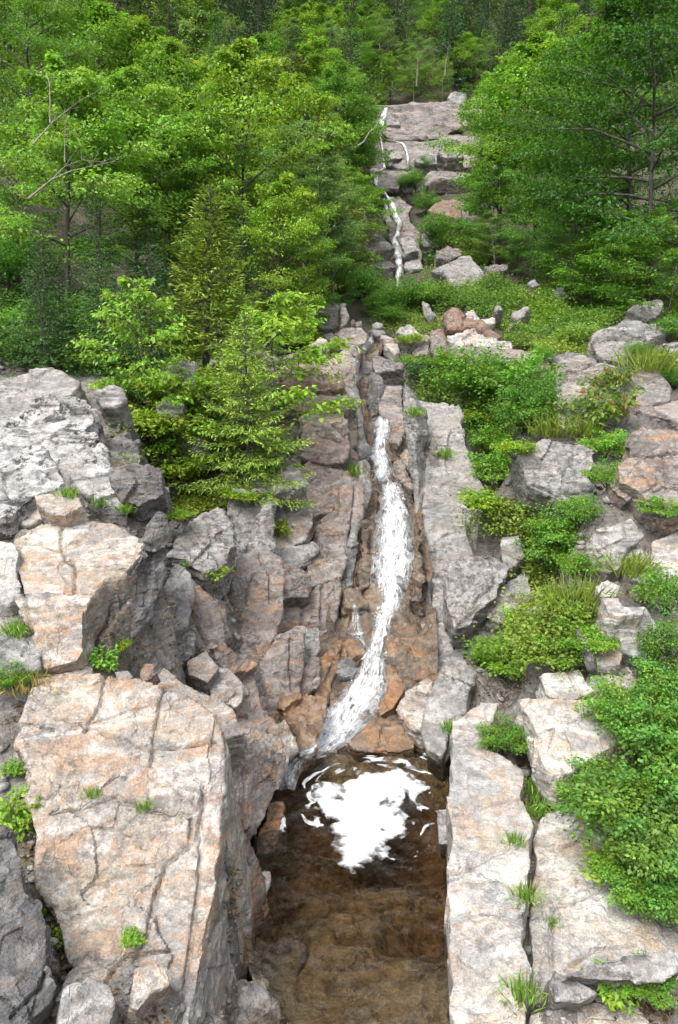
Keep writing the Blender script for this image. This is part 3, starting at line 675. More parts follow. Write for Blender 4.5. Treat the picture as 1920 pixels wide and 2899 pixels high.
rock(g, 'rock_slab', 'S', (-.10, -.16, 1), [(1510, 2380), (1545, 2305), (1590, 2290), (1690, 2280), (1790, 2330), (1900, 2500), (1960, 2700), (1960, 2780), (1880, 2770), (1720, 2790), (1640, 2770), (1590, 2840), (1500, 2860), (1502, 2700), (1508, 2540)], 1.3, 'p', Y=6.55, amp=.4, ext=(.03, .1, -1), flare=1.0,
     cracks=[[(1570, 2410), (1640, 2380), (1690, 2310)], [(1510, 2560), (1600, 2565), (1700, 2530), (1760, 2500)], [(1565, 2560), (1560, 2700), (1570, 2760)], [(1600, 2750), (1680, 2690), (1800, 2680)]])
rock(g, 'rock_slab', 'S', (-.08, -.2, 1), [(1500, 2870), (1590, 2850), (1650, 2830), (1800, 2850), (1830, 2900), (1800, 3080), (1490, 3080)], .8, 'c', amp=.4, dy=-.1)
rock(g, 'rock_block', 'R8', (0, -.6, .8), [(1000, 930), (1040, 960), (1120, 990), (1200, 1040), (1110, 1075), (1000, 1080), (985, 1010)], .5, 'g', amp=.8)
rock(g, 'rock_block', 'R8', (0, -.7, .7), [(1040, 960), (1150, 900), (1350, 850), (1568, 830), (1620, 900), (1500, 1000), (1350, 990), (1150, 985)], .6, 'g', amp=.6, dy=-.05)
rock(g, 'rock_block', 'Z2', 'LT', [(1490, 1010), (1568, 965), (1620, 990), (1620, 1200), (1568, 1250), (1500, 1180)], .7, 'g', amp=.6, dy=-.05)

g = empty('rock_outcrop', base_of('R6', 1100, 1000), 'stepped white granite block beside the dark green bush on the right', 'rock', 'granite outcrops on the right bank')
rock(g, 'rock_cap', 'R6', (-.1, -.4, .9), [(820, 860), (940, 850), (1080, 872), (1345, 870), (1350, 1050), (1240, 1100), (1080, 1190), (1020, 1230), (950, 1190), (880, 960)], .5, 'p', amp=.5, ext=(0, .1, -1), flare=1.0)
rock(g, 'rock_side', 'R6', (-.6, -.6, .5), [(820, 870), (880, 960), (950, 1190), (1020, 1230), (1010, 1300), (920, 1290), (850, 1170), (840, 1050), (815, 960)], .6, 'g', amp=.6)
rock(g, 'rock_block', 'R8', (-.1, -.8, .6), [(900, 20), (1060, 40), (1150, 20), (1185, 140), (1100, 190), (1030, 195), (960, 120), (900, 70)], .6, 'c', amp=.6)
rock(g, 'rock_block', 'R8', (-.1, -.3, .9), [(900, 90), (960, 120), (1030, 195), (950, 215), (915, 190)], .5, 'c', amp=.6)
rock(g, 'rock_block', 'R6', (-.05, -.45, .9), [(938, 742), (1060, 730), (1112, 720), (1152, 800), (1185, 825), (1085, 872), (990, 862), (948, 840)], .5, 'p', amp=.5, cracks=[[(1060, 735), (1090, 800), (1130, 850)]])
rock(g, 'rock_block', 'R6', (.05, -.45, .9), [(1165, 722), (1340, 708), (1385, 780), (1335, 862), (1225, 852), (1158, 795)], .5, 'p', amp=.5)
rock(g, 'rock_block', 'R6', (-.2, -.5, .8), [(1098, 540), (1145, 550), (1250, 572), (1312, 650), (1300, 702), (1180, 722), (1170, 655)], .7, 'c', amp=.5)
rock(g, 'rock_side', 'R6', (-.8, -.5, .3), [(1098, 540), (1140, 580), (1172, 660), (1180, 722), (1150, 730), (1110, 640)], .3, 'd', amp=.5, dy=-.03)
rock(g, 'rock_block', 'R6', (0, -.35, .93), [(1215, 392), (1292, 388), (1312, 430), (1425, 430), (1400, 470), (1290, 480), (1240, 450)], .5, 'p', amp=.6)
rock(g, 'rock_block', 'R6', (.1, -.85, .5), [(1240, 450), (1300, 470), (1425, 435), (1485, 540), (1432, 600), (1420, 695), (1310, 642), (1292, 550), (1245, 505)], .7, 'g', amp=.5)
rock(g, 'rock_block', 'R6', (-.05, -.55, .8), [(1140, 160), (1200, 88), (1350, 28), (1405, 100), (1345, 160), (1312, 250), (1240, 285), (1168, 245)], .9, 'g', amp=.7)
rock(g, 'rock_block', 'R6', (-.05, -.5, .85), [(1440, 130), (1568, 80), (1680, 100), (1680, 340), (1568, 355), (1480, 290), (1440, 230)], .8, 'p', amp=.6)
rock(g, 'rock_block', 'R6', (-.05, -.55, .8), [(1310, 165), (1400, 160), (1440, 230), (1420, 330), (1320, 290)], .6, 'p', amp=.6)
rock(g, 'rock_block', 'R6', (0, -.5, .85), [(770, 520), (860, 510), (900, 560), (860, 620), (780, 590)], .5, 'g', amp=.6)
rock(g, 'rock_block', 'R6', (0, -.5, .85), [(870, 440), (940, 420), (990, 480), (940, 530), (880, 500)], .5, 'g', amp=.6)
rock(g, 'rock_block', 'R6', (0, -.5, .85), [(1180, 340), (1240, 310), (1300, 340), (1280, 390), (1200, 390)], .5, 'p', amp=.6)
rock(B('blocky grey boulder with a flat front standing among shrubs on the right', 'boulders on the right bank'), 'boulder', 'R4', (-.05, -.8, .6), [(820, 925), (860, 880), (990, 850), (1110, 850), (1180, 890), (1192, 960), (1150, 1010), (1180, 1070), (1185, 1184), (1050, 1165), (980, 1105), (880, 1062), (850, 985)], 1.5, 'g', amp=.7, cracks=[[(890, 1060), (1000, 1110), (1100, 1100), (1180, 1090)]])
rock(B('big orange topped grey boulder at the right edge', 'boulders on the right bank'), 'boulder', 'R4', (-.1, -.75, .65), [(1370, 812), (1450, 785), (1568, 765), (1680, 770), (1680, 1184), (1540, 1190), (1420, 1145), (1380, 1085), (1290, 1035), (1285, 970), (1342, 920)], 1.6, 't', amp=.8, cracks=[[(1345, 925), (1450, 930), (1568, 900)], [(1500, 920), (1520, 1080)]])

# ---- slab and boulders across the middle
g = empty('rock_outcrop', base_of('R4', 1000, 480), 'smooth pinkish granite slab sloping down across the middle right', 'rock', 'granite outcrops on the right bank')
rock(g, 'rock_slab', 'R4', (-.12, -.42, .9), [(475, 428), (560, 420), (880, 435), (975, 450), (1080, 445), (1200, 490), (1330, 520), (1480, 540), (1532, 600), (1535, 655), (1400, 692), (1330, 640), (1200, 602), (1010, 562), (960, 502), (920, 552), (760, 522), (620, 502)], 1.3, 'f', amp=.45, Y=20, ext=(0, .3, -1), cracks=[[(960, 450), (990, 520), (1010, 560)], [(1200, 490), (1120, 530), (1010, 560)], [(640, 430), (760, 470), (920, 500)]])
rock(g, 'rock_slab', 'R4', (-.1, -.5, .86), [(1000, 562), (1160, 590), (1330, 660), (1345, 702), (1100, 785), (1015, 795), (1005, 700)], 1.0, 'f', amp=.5)
rock(g, 'rock_slab', 'R4', (-.1, -.4, .9), [(1370, 705), (1470, 690), (1568, 670), (1680, 680), (1680, 765), (1568, 768), (1500, 748)], .8, 'f', amp=.5)
BG = 'boulders scattered over the shrubby slope'
rock(B('large flat topped grey boulder in the shrubs right of the slab', BG), 'boulder', 'R4', (-.1, -.75, .65), [(1158, 355), (1200, 330), (1320, 300), (1395, 305), (1425, 380), (1422, 440), (1402, 502), (1290, 492), (1200, 462), (1165, 405)], 2.0, 'g', amp=.7, cracks=[[(1180, 390), (1300, 380), (1420, 390)]])
rock(B('low grey boulder leaning against the big flat topped boulder', BG), 'boulder', 'R4', 'U', [(1385, 300), (1500, 318), (1530, 345), (1430, 390), (1400, 350)], 1.2, 'g')
rock(B('angular pale boulder above the flat topped boulder near the right edge', BG), 'boulder', 'R4', 'B', [(1335, 245), (1380, 210), (1490, 195), (1502, 232), (1482, 272), (1432, 288), (1390, 282)], 1.4, 'g', amp=.9)
rock(B('grey boulder half hidden in grass at the far right edge', BG), 'boulder', 'R4', 'B', [(1498, 402), (1568, 390), (1660, 400), (1660, 480), (1568, 480), (1530, 462)], 1.0, 'g')
rock(B('cone shaped grey boulder standing at the foot of the far cliff', BG), 'boulder', 'Z3', (.05, -.75, .65), [(860, 1750), (1000, 1680), (1120, 1610), (1210, 1600), (1300, 1700), (1410, 1810), (1470, 1860), (1300, 1890), (1180, 1890), (1040, 1880), (1000, 1790)], 3.0, 'g', amp=.6)
rock(B('white grey stone right behind the rust brown rock', BG), 'boulder', 'Z4', 'B', [(1205, 100), (1250, 80), (1300, 130), (1320, 160), (1260, 160), (1215, 140)], .7, 'p')
rock(B('flat whitish stone right of the rust brown rock', BG), 'boulder', 'Z4', 'B', [(1300, 135), (1400, 128), (1395, 165), (1320, 185)], .7, 'p')
rock(B('slender pointed grey stone in the middle of the shrub slope', BG), 'boulder', 'R4', 'B', [(800, 262), (830, 245), (870, 230), (888, 245), (835, 295), (805, 285)], .8, 'g')
rock(B('small wedge of pale grey stone just above the long slab', BG), 'boulder', 'R4', 'B', [(955, 412), (1000, 373), (1062, 405), (1040, 435), (970, 435)], .8, 'g')
rock(B('tiny grey stone at the top of the shrub slope', BG), 'boulder', 'R4', 'B', [(868, 122), (905, 100), (932, 130), (900, 150)], .8, 'g')
rock(B('squat grey stone under the right hand trees', BG), 'boulder', 'R4', 'B', [(983, 157), (1030, 138), (1062, 172), (1010, 190)], 1.0, 'g')
rock(B('faint pinkish stone buried in the slope shrubs', BG), 'boulder', 'R4', 'B', [(1045, 262), (1070, 245), (1100, 280), (1060, 290)], .7, 'f')
rock(B('little grey stone behind the pointed stone on the slope', BG), 'boulder', 'R4', 'B', [(715, 232), (745, 220), (765, 245), (730, 255)], .7, 'g')
rock(B('tan rock shelf right of the cone shaped boulder', BG), 'boulder', 'Z3', 'U', [(1340, 1705), (1460, 1700), (1560, 1690), (1560, 1740), (1450, 1765), (1380, 1775)], 1.2, 'f')
rock(B('upright mossy slab in the bushes under the far chute', BG), 'boulder', 'Z3', (-.5, -.7, .4), [(768, 2030), (820, 2050), (885, 2150), (835, 2225), (768, 2170)], .8, 'g')
CG = 'stones jammed at the head of the gorge'
rock(B('rounded light grey boulder at the left above the narrow slot', CG), 'boulder', 'Z4', (-.05, -.8, .6), [(212, 115), (320, 45), (400, 42), (418, 80), (412, 192), (300, 208), (215, 155)], 1.6, 'g', amp=.7)
rock(B('split upright pale slab against the rounded grey boulder', CG), 'boulder', 'Z4', (.3, -.8, .5), [(412, 45), (450, 42), (472, 120), (458, 172), (415, 195)], 1.2, 'p', amp=.7)
rock(B('smooth pink boulder directly over the slot waterfall', CG), 'boulder', 'Z4', 'B', [(380, 225), (430, 200), (540, 192), (588, 240), (572, 292), (520, 312), (420, 275)], 1.1, 'c', amp=.5)
rock(B('brownish rounded boulder below the pink boulder', CG), 'boulder', 'Z4', 'B', [(370, 305), (420, 272), (520, 310), (558, 340), (525, 390), (460, 352), (380, 325)], 1.0, 't', amp=.6)
rock(B('orange pink stone at the left of the jam', CG), 'boulder', 'Z4', 'B', [(205, 305), (290, 252), (335, 280), (345, 335), (260, 340)], .9, 'c', amp=.6)
rock(B('small cracked stone wedged left of the pink boulder', CG), 'boulder', 'Z4', 'B', [(300, 240), (350, 215), (385, 240), (372, 275), (330, 275)], .8, 'f', amp=.7)
rock(B('small blue grey stone tilted behind the pink boulder', CG), 'boulder', 'Z4', 'B', [(490, 162), (550, 138), (552, 172), (502, 198)], .7, 'g')
rock(B('little rusty stone between the split slab and blue grey stone', CG), 'boulder', 'Z4', 'B', [(470, 150), (500, 132), (510, 160), (480, 185)], .5, 'r')
rock(B('rounded stone behind the water at the slot head', CG), 'boulder', 'Z4', 'B', [(602, 172), (640, 150), (685, 165), (675, 200), (620, 200)], .7, 'g')
rock(B('flat grey stone bridging the stream at the slot head', CG), 'boulder', 'Z4', 'B', [(588, 212), (640, 200), (698, 210), (702, 238), (640, 248)], .8, 'g')
rock(B('bright white rock ledge right of the small upper fall', CG), 'boulder', 'Z4', 'U', [(648, 252), (700, 240), (782, 290), (798, 342), (760, 352), (700, 312)], .9, 'p')
rock(B('white broken rock behind the bushes at the gorge head', CG), 'boulder', 'Z4', 'B', [(768, 212), (850, 168), (920, 230), (975, 260), (880, 295), (838, 312), (800, 245)], 1.0, 'p')
rock(B('pale low stone left of the dark cornered block', CG), 'boulder', 'Z4', 'B', [(858, 352), (900, 300), (972, 300), (972, 352), (900, 375)], .9, 'p')
rock(B('dark cornered pale block at the end of the long slab', CG), 'boulder', 'Z4', 'BL', [(972, 212), (1060, 188), (1085, 230), (1115, 290), (1155, 312), (1000, 375), (972, 335)], 1.2, 't')
rock(B('broad cream wedge of rock leaning over the long slab', CG), 'boulder', 'Z4', (-.1, -.7, .7), [(1082, 242), (1220, 220), (1270, 180), (1380, 240), (1435, 275), (1492, 290), (1505, 335), (1320, 338), (1160, 318), (1118, 292)], 1.3, 'p')
rock(B('rust brown rock on top of the cream wedge', CG), 'boulder', 'Z4', (-.1, -.75, .6), [(1080, 112), (1140, 82), (1200, 138), (1300, 160), (1435, 262), (1365, 250), (1270, 185), (1200, 205), (1100, 200)], .9, 'r')

# ---- far cliff
CLIFF = empty('cliff', base_of('Z3', 700, 800), 'layered pinkish granite cliff high up behind the shrubs, water running down', 'cliff', kind='structure')
W = CLIFF
rock(W, 'cliff_tier', 'Z3', (0, -.8, .6), [(330, 210), (520, 190), (700, 188), (935, 188), (1100, 180), (1150, 260), (1130, 400), (1000, 500), (830, 525), (690, 545), (560, 550), (450, 540), (340, 545), (330, 400)], 4, 'f', strata=.9, amp=1.2, Y=80)
rock(W, 'cliff_lump', 'Z3', 'B', [(765, 305), (830, 258), (935, 248), (945, 345), (768, 352)], 2, 'g', dy=-1.5)
rock(W, 'cliff_tier', 'Z3', 'U', [(1090, 262), (1310, 258), (1400, 300), (1250, 390), (1160, 405), (1090, 455), (1115, 330)], 3, 'f', strata=.9)
rock(W, 'cliff_lump', 'Z3', 'B', [(995, 145), (1060, 92), (1192, 98), (1175, 180), (1152, 245), (1050, 190)], 3, 'g', Y=93)
rock(W, 'cliff_tier', 'Z3', (0, -.62, .78), [(330, 560), (560, 548), (900, 555), (1100, 498), (1300, 505), (1300, 600), (1280, 780), (1150, 800), (1080, 800), (880, 808), (700, 818), (560, 810), (330, 845), (330, 740)], 4, 'f', strata=1.1, amp=.8, Y=71)
rock(W, 'cliff_tier', 'Z3', (0, -.75, .65), [(300, 800), (430, 832), (700, 812), (745, 850), (765, 930), (752, 995), (680, 1045), (560, 1005), (480, 985), (400, 1015), (300, 1010)], 3, 'f', strata=.8)
rock(W, 'cliff_block', 'Z3', (-.1, -.55, .8), [(785, 872), (850, 830), (1170, 838), (1260, 870), (1200, 915), (960, 900), (870, 910), (820, 960), (780, 955)], 1.2, 'f', dy=-1.2, amp=.7, flare=.9)
rock(W, 'cliff_block', 'Z3', 'F', [(820, 930), (880, 925), (1110, 905), (1145, 1030), (1000, 1045), (860, 1060), (845, 1095), (820, 1060)], 2.5, 'r', strata=.8)
rock(W, 'cliff_tier', 'Z3', (0, -.7, .7), [(430, 1050), (560, 1058), (680, 1130), (645, 1220), (655, 1300), (745, 1380), (765, 1480), (765, 1600), (775, 1700), (720, 1790), (600, 1790), (500, 1750), (480, 1480), (430, 1300)], 3, 'f', strata=.9, amp=.8)
rock(W, 'cliff_tier', 'Z3', 'F', [(480, 1640), (600, 1650), (620, 1780), (600, 2000), (480, 2010), (470, 1800)], 2, 'r', strata=.8, amp=.9, dy=.6)
rock(W, 'cliff_block', 'Z3', 'B', [(788, 1310), (850, 1278), (935, 1300), (905, 1380), (945, 1485), (850, 1428), (798, 1405)], 2, 'g')
rock(W, 'cliff_block', 'Z3', 'U', [(805, 1185), (950, 1100), (1130, 1080), (1205, 1160), (1185, 1285), (1000, 1240), (880, 1208)], 2, 'r')
rock(W, 'cliff_wall', 'Z3', (.6, -.7, .4), [(225, 1440), (350, 1395), (455, 1450), (485, 1560), (492, 1700), (505, 1950), (400, 2070), (330, 2190), (225, 2190), (260, 2050), (320, 1900), (300, 1650)], 2, 'd', strata=.9)
rock(W, 'cliff_block', 'Z3', 'B', [(588, 1800), (740, 1785), (765, 1880), (705, 1935), (600, 1945)], 1.5, 'g', amp=.9)
rock(W, 'cliff_block', 'Z3', 'B', [(890, 1560), (1010, 1520), (1130, 1540), (1150, 1600), (1000, 1650), (900, 1630)], 1.5, 'f')
rock(W, 'cliff_block', 'Z3', 'B', [(1130, 1160), (1200, 1150), (1215, 1260), (1150, 1280)], 1.5, 'f')
rock(W, 'cliff_block', 'Z3', 'U', [(1400, 780), (1560, 770), (1600, 860), (1500, 900), (1400, 860)], 2, 'f')
rock(W, 'cliff_block', 'Z3', 'U', [(1180, 1250), (1330, 1230), (1340, 1330), (1200, 1340)], 2, 'f')
for poly, m_ in [([(400, 300), (560, 345), (575, 400), (440, 405)], 'g'), ([(395, 470), (660, 468), (840, 495), (640, 542), (470, 538)], 'f'), ([(600, 405), (760, 372), (890, 420), (700, 445)], 'f'), ([(560, 250), (700, 240), (760, 290), (640, 330)], 'f'), ([(660, 300), (720, 280), (740, 330), (670, 335)], 'g'),
                 ([(420, 600), (540, 610), (590, 700), (480, 730)], 'g'), ([(480, 770), (620, 740), (700, 790), (560, 812)], 'f'), ([(900, 640), (1050, 630), (1170, 690), (1000, 720)], 'f'), ([(700, 690), (880, 670), (900, 740), (720, 750)], 'g'), ([(440, 870), (560, 850), (640, 900), (500, 940)], 'r'), ([(560, 930), (690, 900), (720, 980), (600, 1000)], 'f'),
                 ([(560, 1440), (700, 1430), (740, 1560), (600, 1600)], 'g'), ([(480, 1060), (640, 1110), (660, 1160), (520, 1130)], 'f'), ([(600, 1640), (760, 1640), (770, 1740), (620, 1760)], 'g'), ([(740, 1400), (860, 1420), (940, 1500), (800, 1500)], 'g'), ([(640, 190), (760, 195), (850, 230), (700, 240)], 'g')]:
    rock(CLIFF, 'cliff_ledge', 'Z3', (0, -.75, .65), poly, 1.6, m_, dy=-.9, amp=1.1, strata=.6)
build_rocks()

# ------------------------------------------------------------------ ground sheet and the bedrock that the blocks break out of
_tp = np.concatenate([_tp] + TOPS)
ROCK_FACES = len(BF)
ground, _gp, _gf = build_ground()
bvh_add(_gp, _gf)

def build_bedrock():
    Ys = 2.5 + (np.linspace(0, 1, 330) ** 1.6) * 25.5
    s = np.linspace(-.78, .8, 290)
    YY, SS = np.meshgrid(Ys, s, indexing='ij')
    XX = SS * (YY + 2.0)
    x, y = XX.ravel(), YY.ravel()
    z = terr(x, y)
    P = np.stack([x, y, z], 1)
    sc = .35 + .02 * y
    edge = np.clip(np.minimum((28 - y) / 2, (np.minimum(SS.ravel() + .78, .8 - SS.ravel())) / .06), 0, 1)
    z = z + facets(P / .55 + fbm(P * 1.5, 2, 4)[:, None] * .25, 3) * .10 + facets(P / .17, 5) * .022 + fbm(P * 2.2, 4, 8) * .07
    z = z - (1 - edge) * 1.2
    P[:, 2] = z
    nr, nc = YY.shape
    i = np.arange(nr * nc).reshape(nr, nc)
    F = np.stack([i[:-1, :-1].ravel(), i[:-1, 1:].ravel(), i[1:, 1:].ravel(), i[1:, :-1].ravel()], 1)
    me = mesh_np('bedrock', P, F)
    o = link('bedrock', me, MAT['b'])
    tag(o, 'rough brown grey bedrock showing between the granite blocks', 'bedrock', kind='structure')
    bvh_add(P, F)
build_bedrock()

# ------------------------------------------------------------------ stream bed and water
def build_bed():
    Ys = 2.5 + np.linspace(0, 1, 340) ** 1.3 * 25.5
    w = np.linspace(-.10, 1.08, 70)
    YY, WW = np.meshgrid(Ys, w, indexing='ij')
    y = YY.ravel()
    L = np.interp(y, _chY, _chL); Rr = np.interp(y, _chY, _chR)
    x = L + (Rr - L) * WW.ravel()
    yy = y + fbm(np.stack([x * 1.3, y * 1.1, 0 * x], 1), 3, 35) * .55 + (x - .2) * .25
    bl = np.clip((9.9 - y) / 1.8, 0, 1)
    pool = np.interp(yy * bl + y * (1 - bl), [2, 5.2, 6.3, 7.2, 8.0, 8.8, 9.7, 10.3, 10.8], [-.06, -.10, -.22, -.38, -.62, -.85, -.7, -.16, .12])
    z = np.where(y < 10.8, pool, prof(y) - .16)
    P = np.stack([x, y, z], 1)
    amp = np.interp(y, [0, 6, 8, 30], [.5, .5, 1.0, 1.0])
    z = z + (facets(P / .42, 31) * .16 + facets(P / .15, 37) * .035 + fbm(P * 3, 3, 33) * .05) * amp
    z = z + np.clip(np.abs(WW.ravel() - .5) * 2 - .85, 0, 1) * .6
    P[:, 2] = z
    nr, nc = YY.shape
    i = np.arange(nr * nc).reshape(nr, nc)
    F = np.stack([i[:-1, :-1].ravel(), i[:-1, 1:].ravel(), i[1:, 1:].ravel(), i[1:, :-1].ravel()], 1)
    bvh_add(P, F)
    yc = P[F].mean(1)[:, 1]
    for nm, mk, k, lb in (('stream_bed', 'v', yc > 10.5, 'dark wet brown rock bed under the cascade'), ('pool_bed', 'a', yc <= 10.5, 'amber stained rock bottom of the pool')):
        f = F[k]; u = np.unique(f); mp = np.full(len(P), -1); mp[u] = np.arange(len(u))
        o = link(nm, mesh_np(nm, P[u], mp[f]), MAT[mk])
        tag(o, lb, 'stream bed', kind='structure')
build_bed()
BVH = BVHTree.FromPolygons(np.concatenate(BV).tolist(), BF)
CAMV = Vector((0, 0, CAMZ))
def cast(reg, x, y):
    s = px(reg, x, y)
    h = BVH.ray_cast(CAMV, Vector(ray(*s)).normalized())
    return (h[0], h[1]) if h[0] is not None else (None, None)
def cast_soil(x, y):
    s = px('D', x, y)
    h = BVH.ray_cast(CAMV, Vector(ray(*s)).normalized())
    return h[0] if h[0] is not None and h[2] >= ROCK_FACES else None

def water_mats():
    t = NT('pool_water')
    co = t.n('TexCoord').outputs['Object']
    mp = t.n('Mapping', ins={'Vector': co, 'Rotation': (0, 0, R(20)), 'Scale': (1.0, 2.4, 1)}).outputs[0]
    h = t.math('ADD', t.noise(mp, 4.5, 4, .6, 1.5), t.math('MULTIPLY', t.noise(mp, 13, 3, .6, 1.4), .55))
    b = t.n('Bump', ins={'Height': h, 'Strength': 1.0, 'Distance': .12})
    fr = t.n('Fresnel', ins={'IOR': 1.33, 'Normal': b.outputs[0]}).outputs[0]
    tr = t.n('BsdfTransparent', ins={'Color': (.97, .97, .97, 1)})
    gl = t.n('BsdfGlossy', ins={'Color': (1, 1, 1, 1), 'Roughness': .04, 'Normal': b.outputs[0]})
    mx = t.n('MixShader', ins={0: fr, 1: tr.outputs[0], 2: gl.outputs[0]})
    vol = t.n('VolumeAbsorption', ins={'Color': (.78, .62, .24, 1), 'Density': 1.6})
    pool = t.out(mx.outputs[0], vol.outputs[0])

    t = NT('white_water')
    at = t.n('Attribute', attribute_name='flow').outputs['Color']        # across, along (metres), thinness towards the edge
    sep = t.n('SeparateColor', ins={0: at})
    v = t.n('CombineXYZ', ins={0: sep.outputs[0], 1: t.math('MULTIPLY', sep.outputs[1], .20), 2: 0.0}).outputs[0]
    n1 = t.noise(v, 16, 5, .68, 1.6)
    n2 = t.noise(t.n('CombineXYZ', ins={0: sep.outputs[0], 1: t.math('MULTIPLY', sep.outputs[1], .75), 2: 3.0}).outputs[0], 42, 4, .7, .8)
    n3 = t.noise(v, 4.5, 2, .5)
    s = t.math('ADD', t.math('ADD', t.math('MULTIPLY', n1, .60), t.math('MULTIPLY', n2, .20)), t.math('MULTIPLY', n3, .20))
    a = t.ramp(t.math('SUBTRACT', s, t.math('MULTIPLY', sep.outputs[2], .26)), .37, .58)
    b = t.n('Bump', ins={'Height': s, 'Strength': .5, 'Distance': .05})
    df = t.n('BsdfPrincipled', ins={'Base Color': (.72, .74, .76, 1), 'Roughness': .35, 'Normal': b.outputs[0]})
    tr = t.n('BsdfTransparent')
    gl = t.n('BsdfGlossy', ins={'Roughness': .12, 'Normal': b.outputs[0]})
    fr = t.n('Fresnel', ins={'IOR': 1.33, 'Normal': b.outputs[0]}).outputs[0]
    film = t.n('MixShader', ins={0: fr, 1: tr.outputs[0], 2: gl.outputs[0]})
    mx = t.n('MixShader', ins={0: a, 1: film.outputs[0], 2: df.outputs[0]})
    white = t.out(mx.outputs[0])

    t = NT('foam')
    co = t.n('TexCoord').outputs['Object']
    th = t.n('SeparateColor', ins={0: t.n('Attribute', attribute_name='thick').outputs['Color']})
    nz = t.noise(co, 20, 5, .65, 1.0)
    e = t.math('ADD', th.outputs[0], t.math('MULTIPLY', t.math('SUBTRACT', nz, .5), .55))
    e = t.math('ADD', e, t.math('MULTIPLY', t.math('SUBTRACT', th.outputs[1], .5), .7))
    al = t.ramp(e, .02, .55)
    b = t.n('Bump', ins={'Height': t.math('ADD', nz, t.math('MULTIPLY', th.outputs[1], 2.0)), 'Strength': .45, 'Distance': .04})
    df0 = t.n('BsdfPrincipled', ins={'Base Color': (.57, .58, .59, 1), 'Roughness': .7, 'Normal': b.outputs[0]})
    df = t.n('MixShader', ins={0: al, 1: t.n('BsdfTransparent').outputs[0], 2: df0.outputs[0]})
    return pool, white, t.out(df.outputs[0])
M_POOL, M_WHITE, M_FOAM = water_mats()

def build_pool():
    Ys = np.linspace(2.2, 10.75, 260)
    w = np.linspace(-.3, 1.3, 110)
    YY, WW = np.meshgrid(Ys, w, indexing='ij')
    y = YY.ravel()
    x = np.interp(y, _chY, _chL) + (np.interp(y, _chY, _chR) - np.interp(y, _chY, _chL)) * WW.ravel()
    P = np.stack([x, y, 0 * x], 1)
    q = P * np.array([1.4, 3.2, 1]) + fbm(P * 1.3, 2, 61)[:, None] * .7
    z = fbm(q, 3, 60) * .045 * (.5 + .5 * np.clip((y - 4) / 4, 0, 1))
    P[:, 2] = z
    nr, nc = YY.shape
    n = nr * nc
    i = np.arange(n).reshape(nr, nc)
    F = np.stack([i[:-1, :-1].ravel(), i[:-1, 1:].ravel(), i[1:, 1:].ravel(), i[1:, :-1].ravel()], 1)
    Q = P.copy(); Q[:, 2] = -1.7
    rim = np.concatenate([i[0, :], i[1:, -1], i[-1, -2::-1], i[-2:0:-1, 0]])
    r2 = np.roll(rim, -1)
    side = np.stack([rim, rim + n, r2 + n, r2], 1)
    me = mesh_np('pool_water', np.concatenate([P, Q]), np.concatenate([F, (F + n)[:, ::-1], side]))
    o = link('pool_water', me, M_POOL)
    tag(o, 'dark amber brown rippled water filling the pool', 'water', kind='structure')
build_pool()

def in_poly(X, Yv, poly):
    p = np.array(poly); c = np.zeros(len(X), bool); d = np.full(len(X), 9e9)
    for a, b in zip(p, np.roll(p, -1, 0)):
        k = ((a[1] > Yv) != (b[1] > Yv)) & (X < (b[0] - a[0]) * (Yv - a[1]) / (b[1] - a[1] + 1e-12) + a[0])
        c ^= k
        e = b - a; t = np.clip(((X - a[0]) * e[0] + (Yv - a[1]) * e[1]) / (e @ e + 1e-12), 0, 1)
        d = np.minimum(d, np.hypot(X - a[0] - t * e[0], Yv - a[1] - t * e[1]))
    return np.where(c, d, -d)

def foam_mesh(name, poly_d, fn, step, label, kind=None, zup=.02, soft=.34):
    pw = [at_z(x / 1568 * 1920, y / 1568 * 1920, 0)[:2] for x, y in poly_d]
    pa = np.array(pw); lo = pa.min(0) - .25; hi = pa.max(0) + .25
    gx = np.arange(lo[0], hi[0], step); gy = np.arange(lo[1], hi[1], step)
    XX, YY = np.meshgrid(gx, gy)
    x, y = XX.ravel(), YY.ravel()
    m = fn(x, y, in_poly(x, y, pw))
    P = np.stack([x, y, zup + np.clip(m, 0, .12) * .25 + fbm(np.stack([x, y, 0 * x], 1) * 7, 3, 70) * .006], 1)
    nr, nc = XX.shape
    i = np.arange(nr * nc).reshape(nr, nc)
    ok = (m > 0).reshape(nr, nc)
    keep = ok[:-1, :-1] & ok[:-1, 1:] & ok[1:, 1:] & ok[1:, :-1]
    F = np.stack([i[:-1, :-1][keep], i[:-1, 1:][keep], i[1:, 1:][keep], i[1:, :-1][keep]], 1)
    used = np.unique(F); mp = np.full(nr * nc, -1); mp[used] = np.arange(len(used))
    P = P[used]; F = mp[F]
    c = P.mean(0)
    me = mesh_np(name, P - c, F)
    tk = np.clip(m[used] / soft, 0, 1)
    sw = swirl(x[used], y[used], _fc[0], _fc[1])
    nth = np.clip((y[used] - _fc[1] - .15) / .6, 0, 1) * .8 + .12
    tk = tk - nth * np.clip((np.abs(sw - .05) * -9 + 1), 0, 1) * .55
    attr(me, 'thick', np.stack([tk, sw * .5 + .5, tk], 1))
    o = link(name, me, M_FOAM, loc=c)
    tag(o, label, 'foam', kind=kind)
    return o

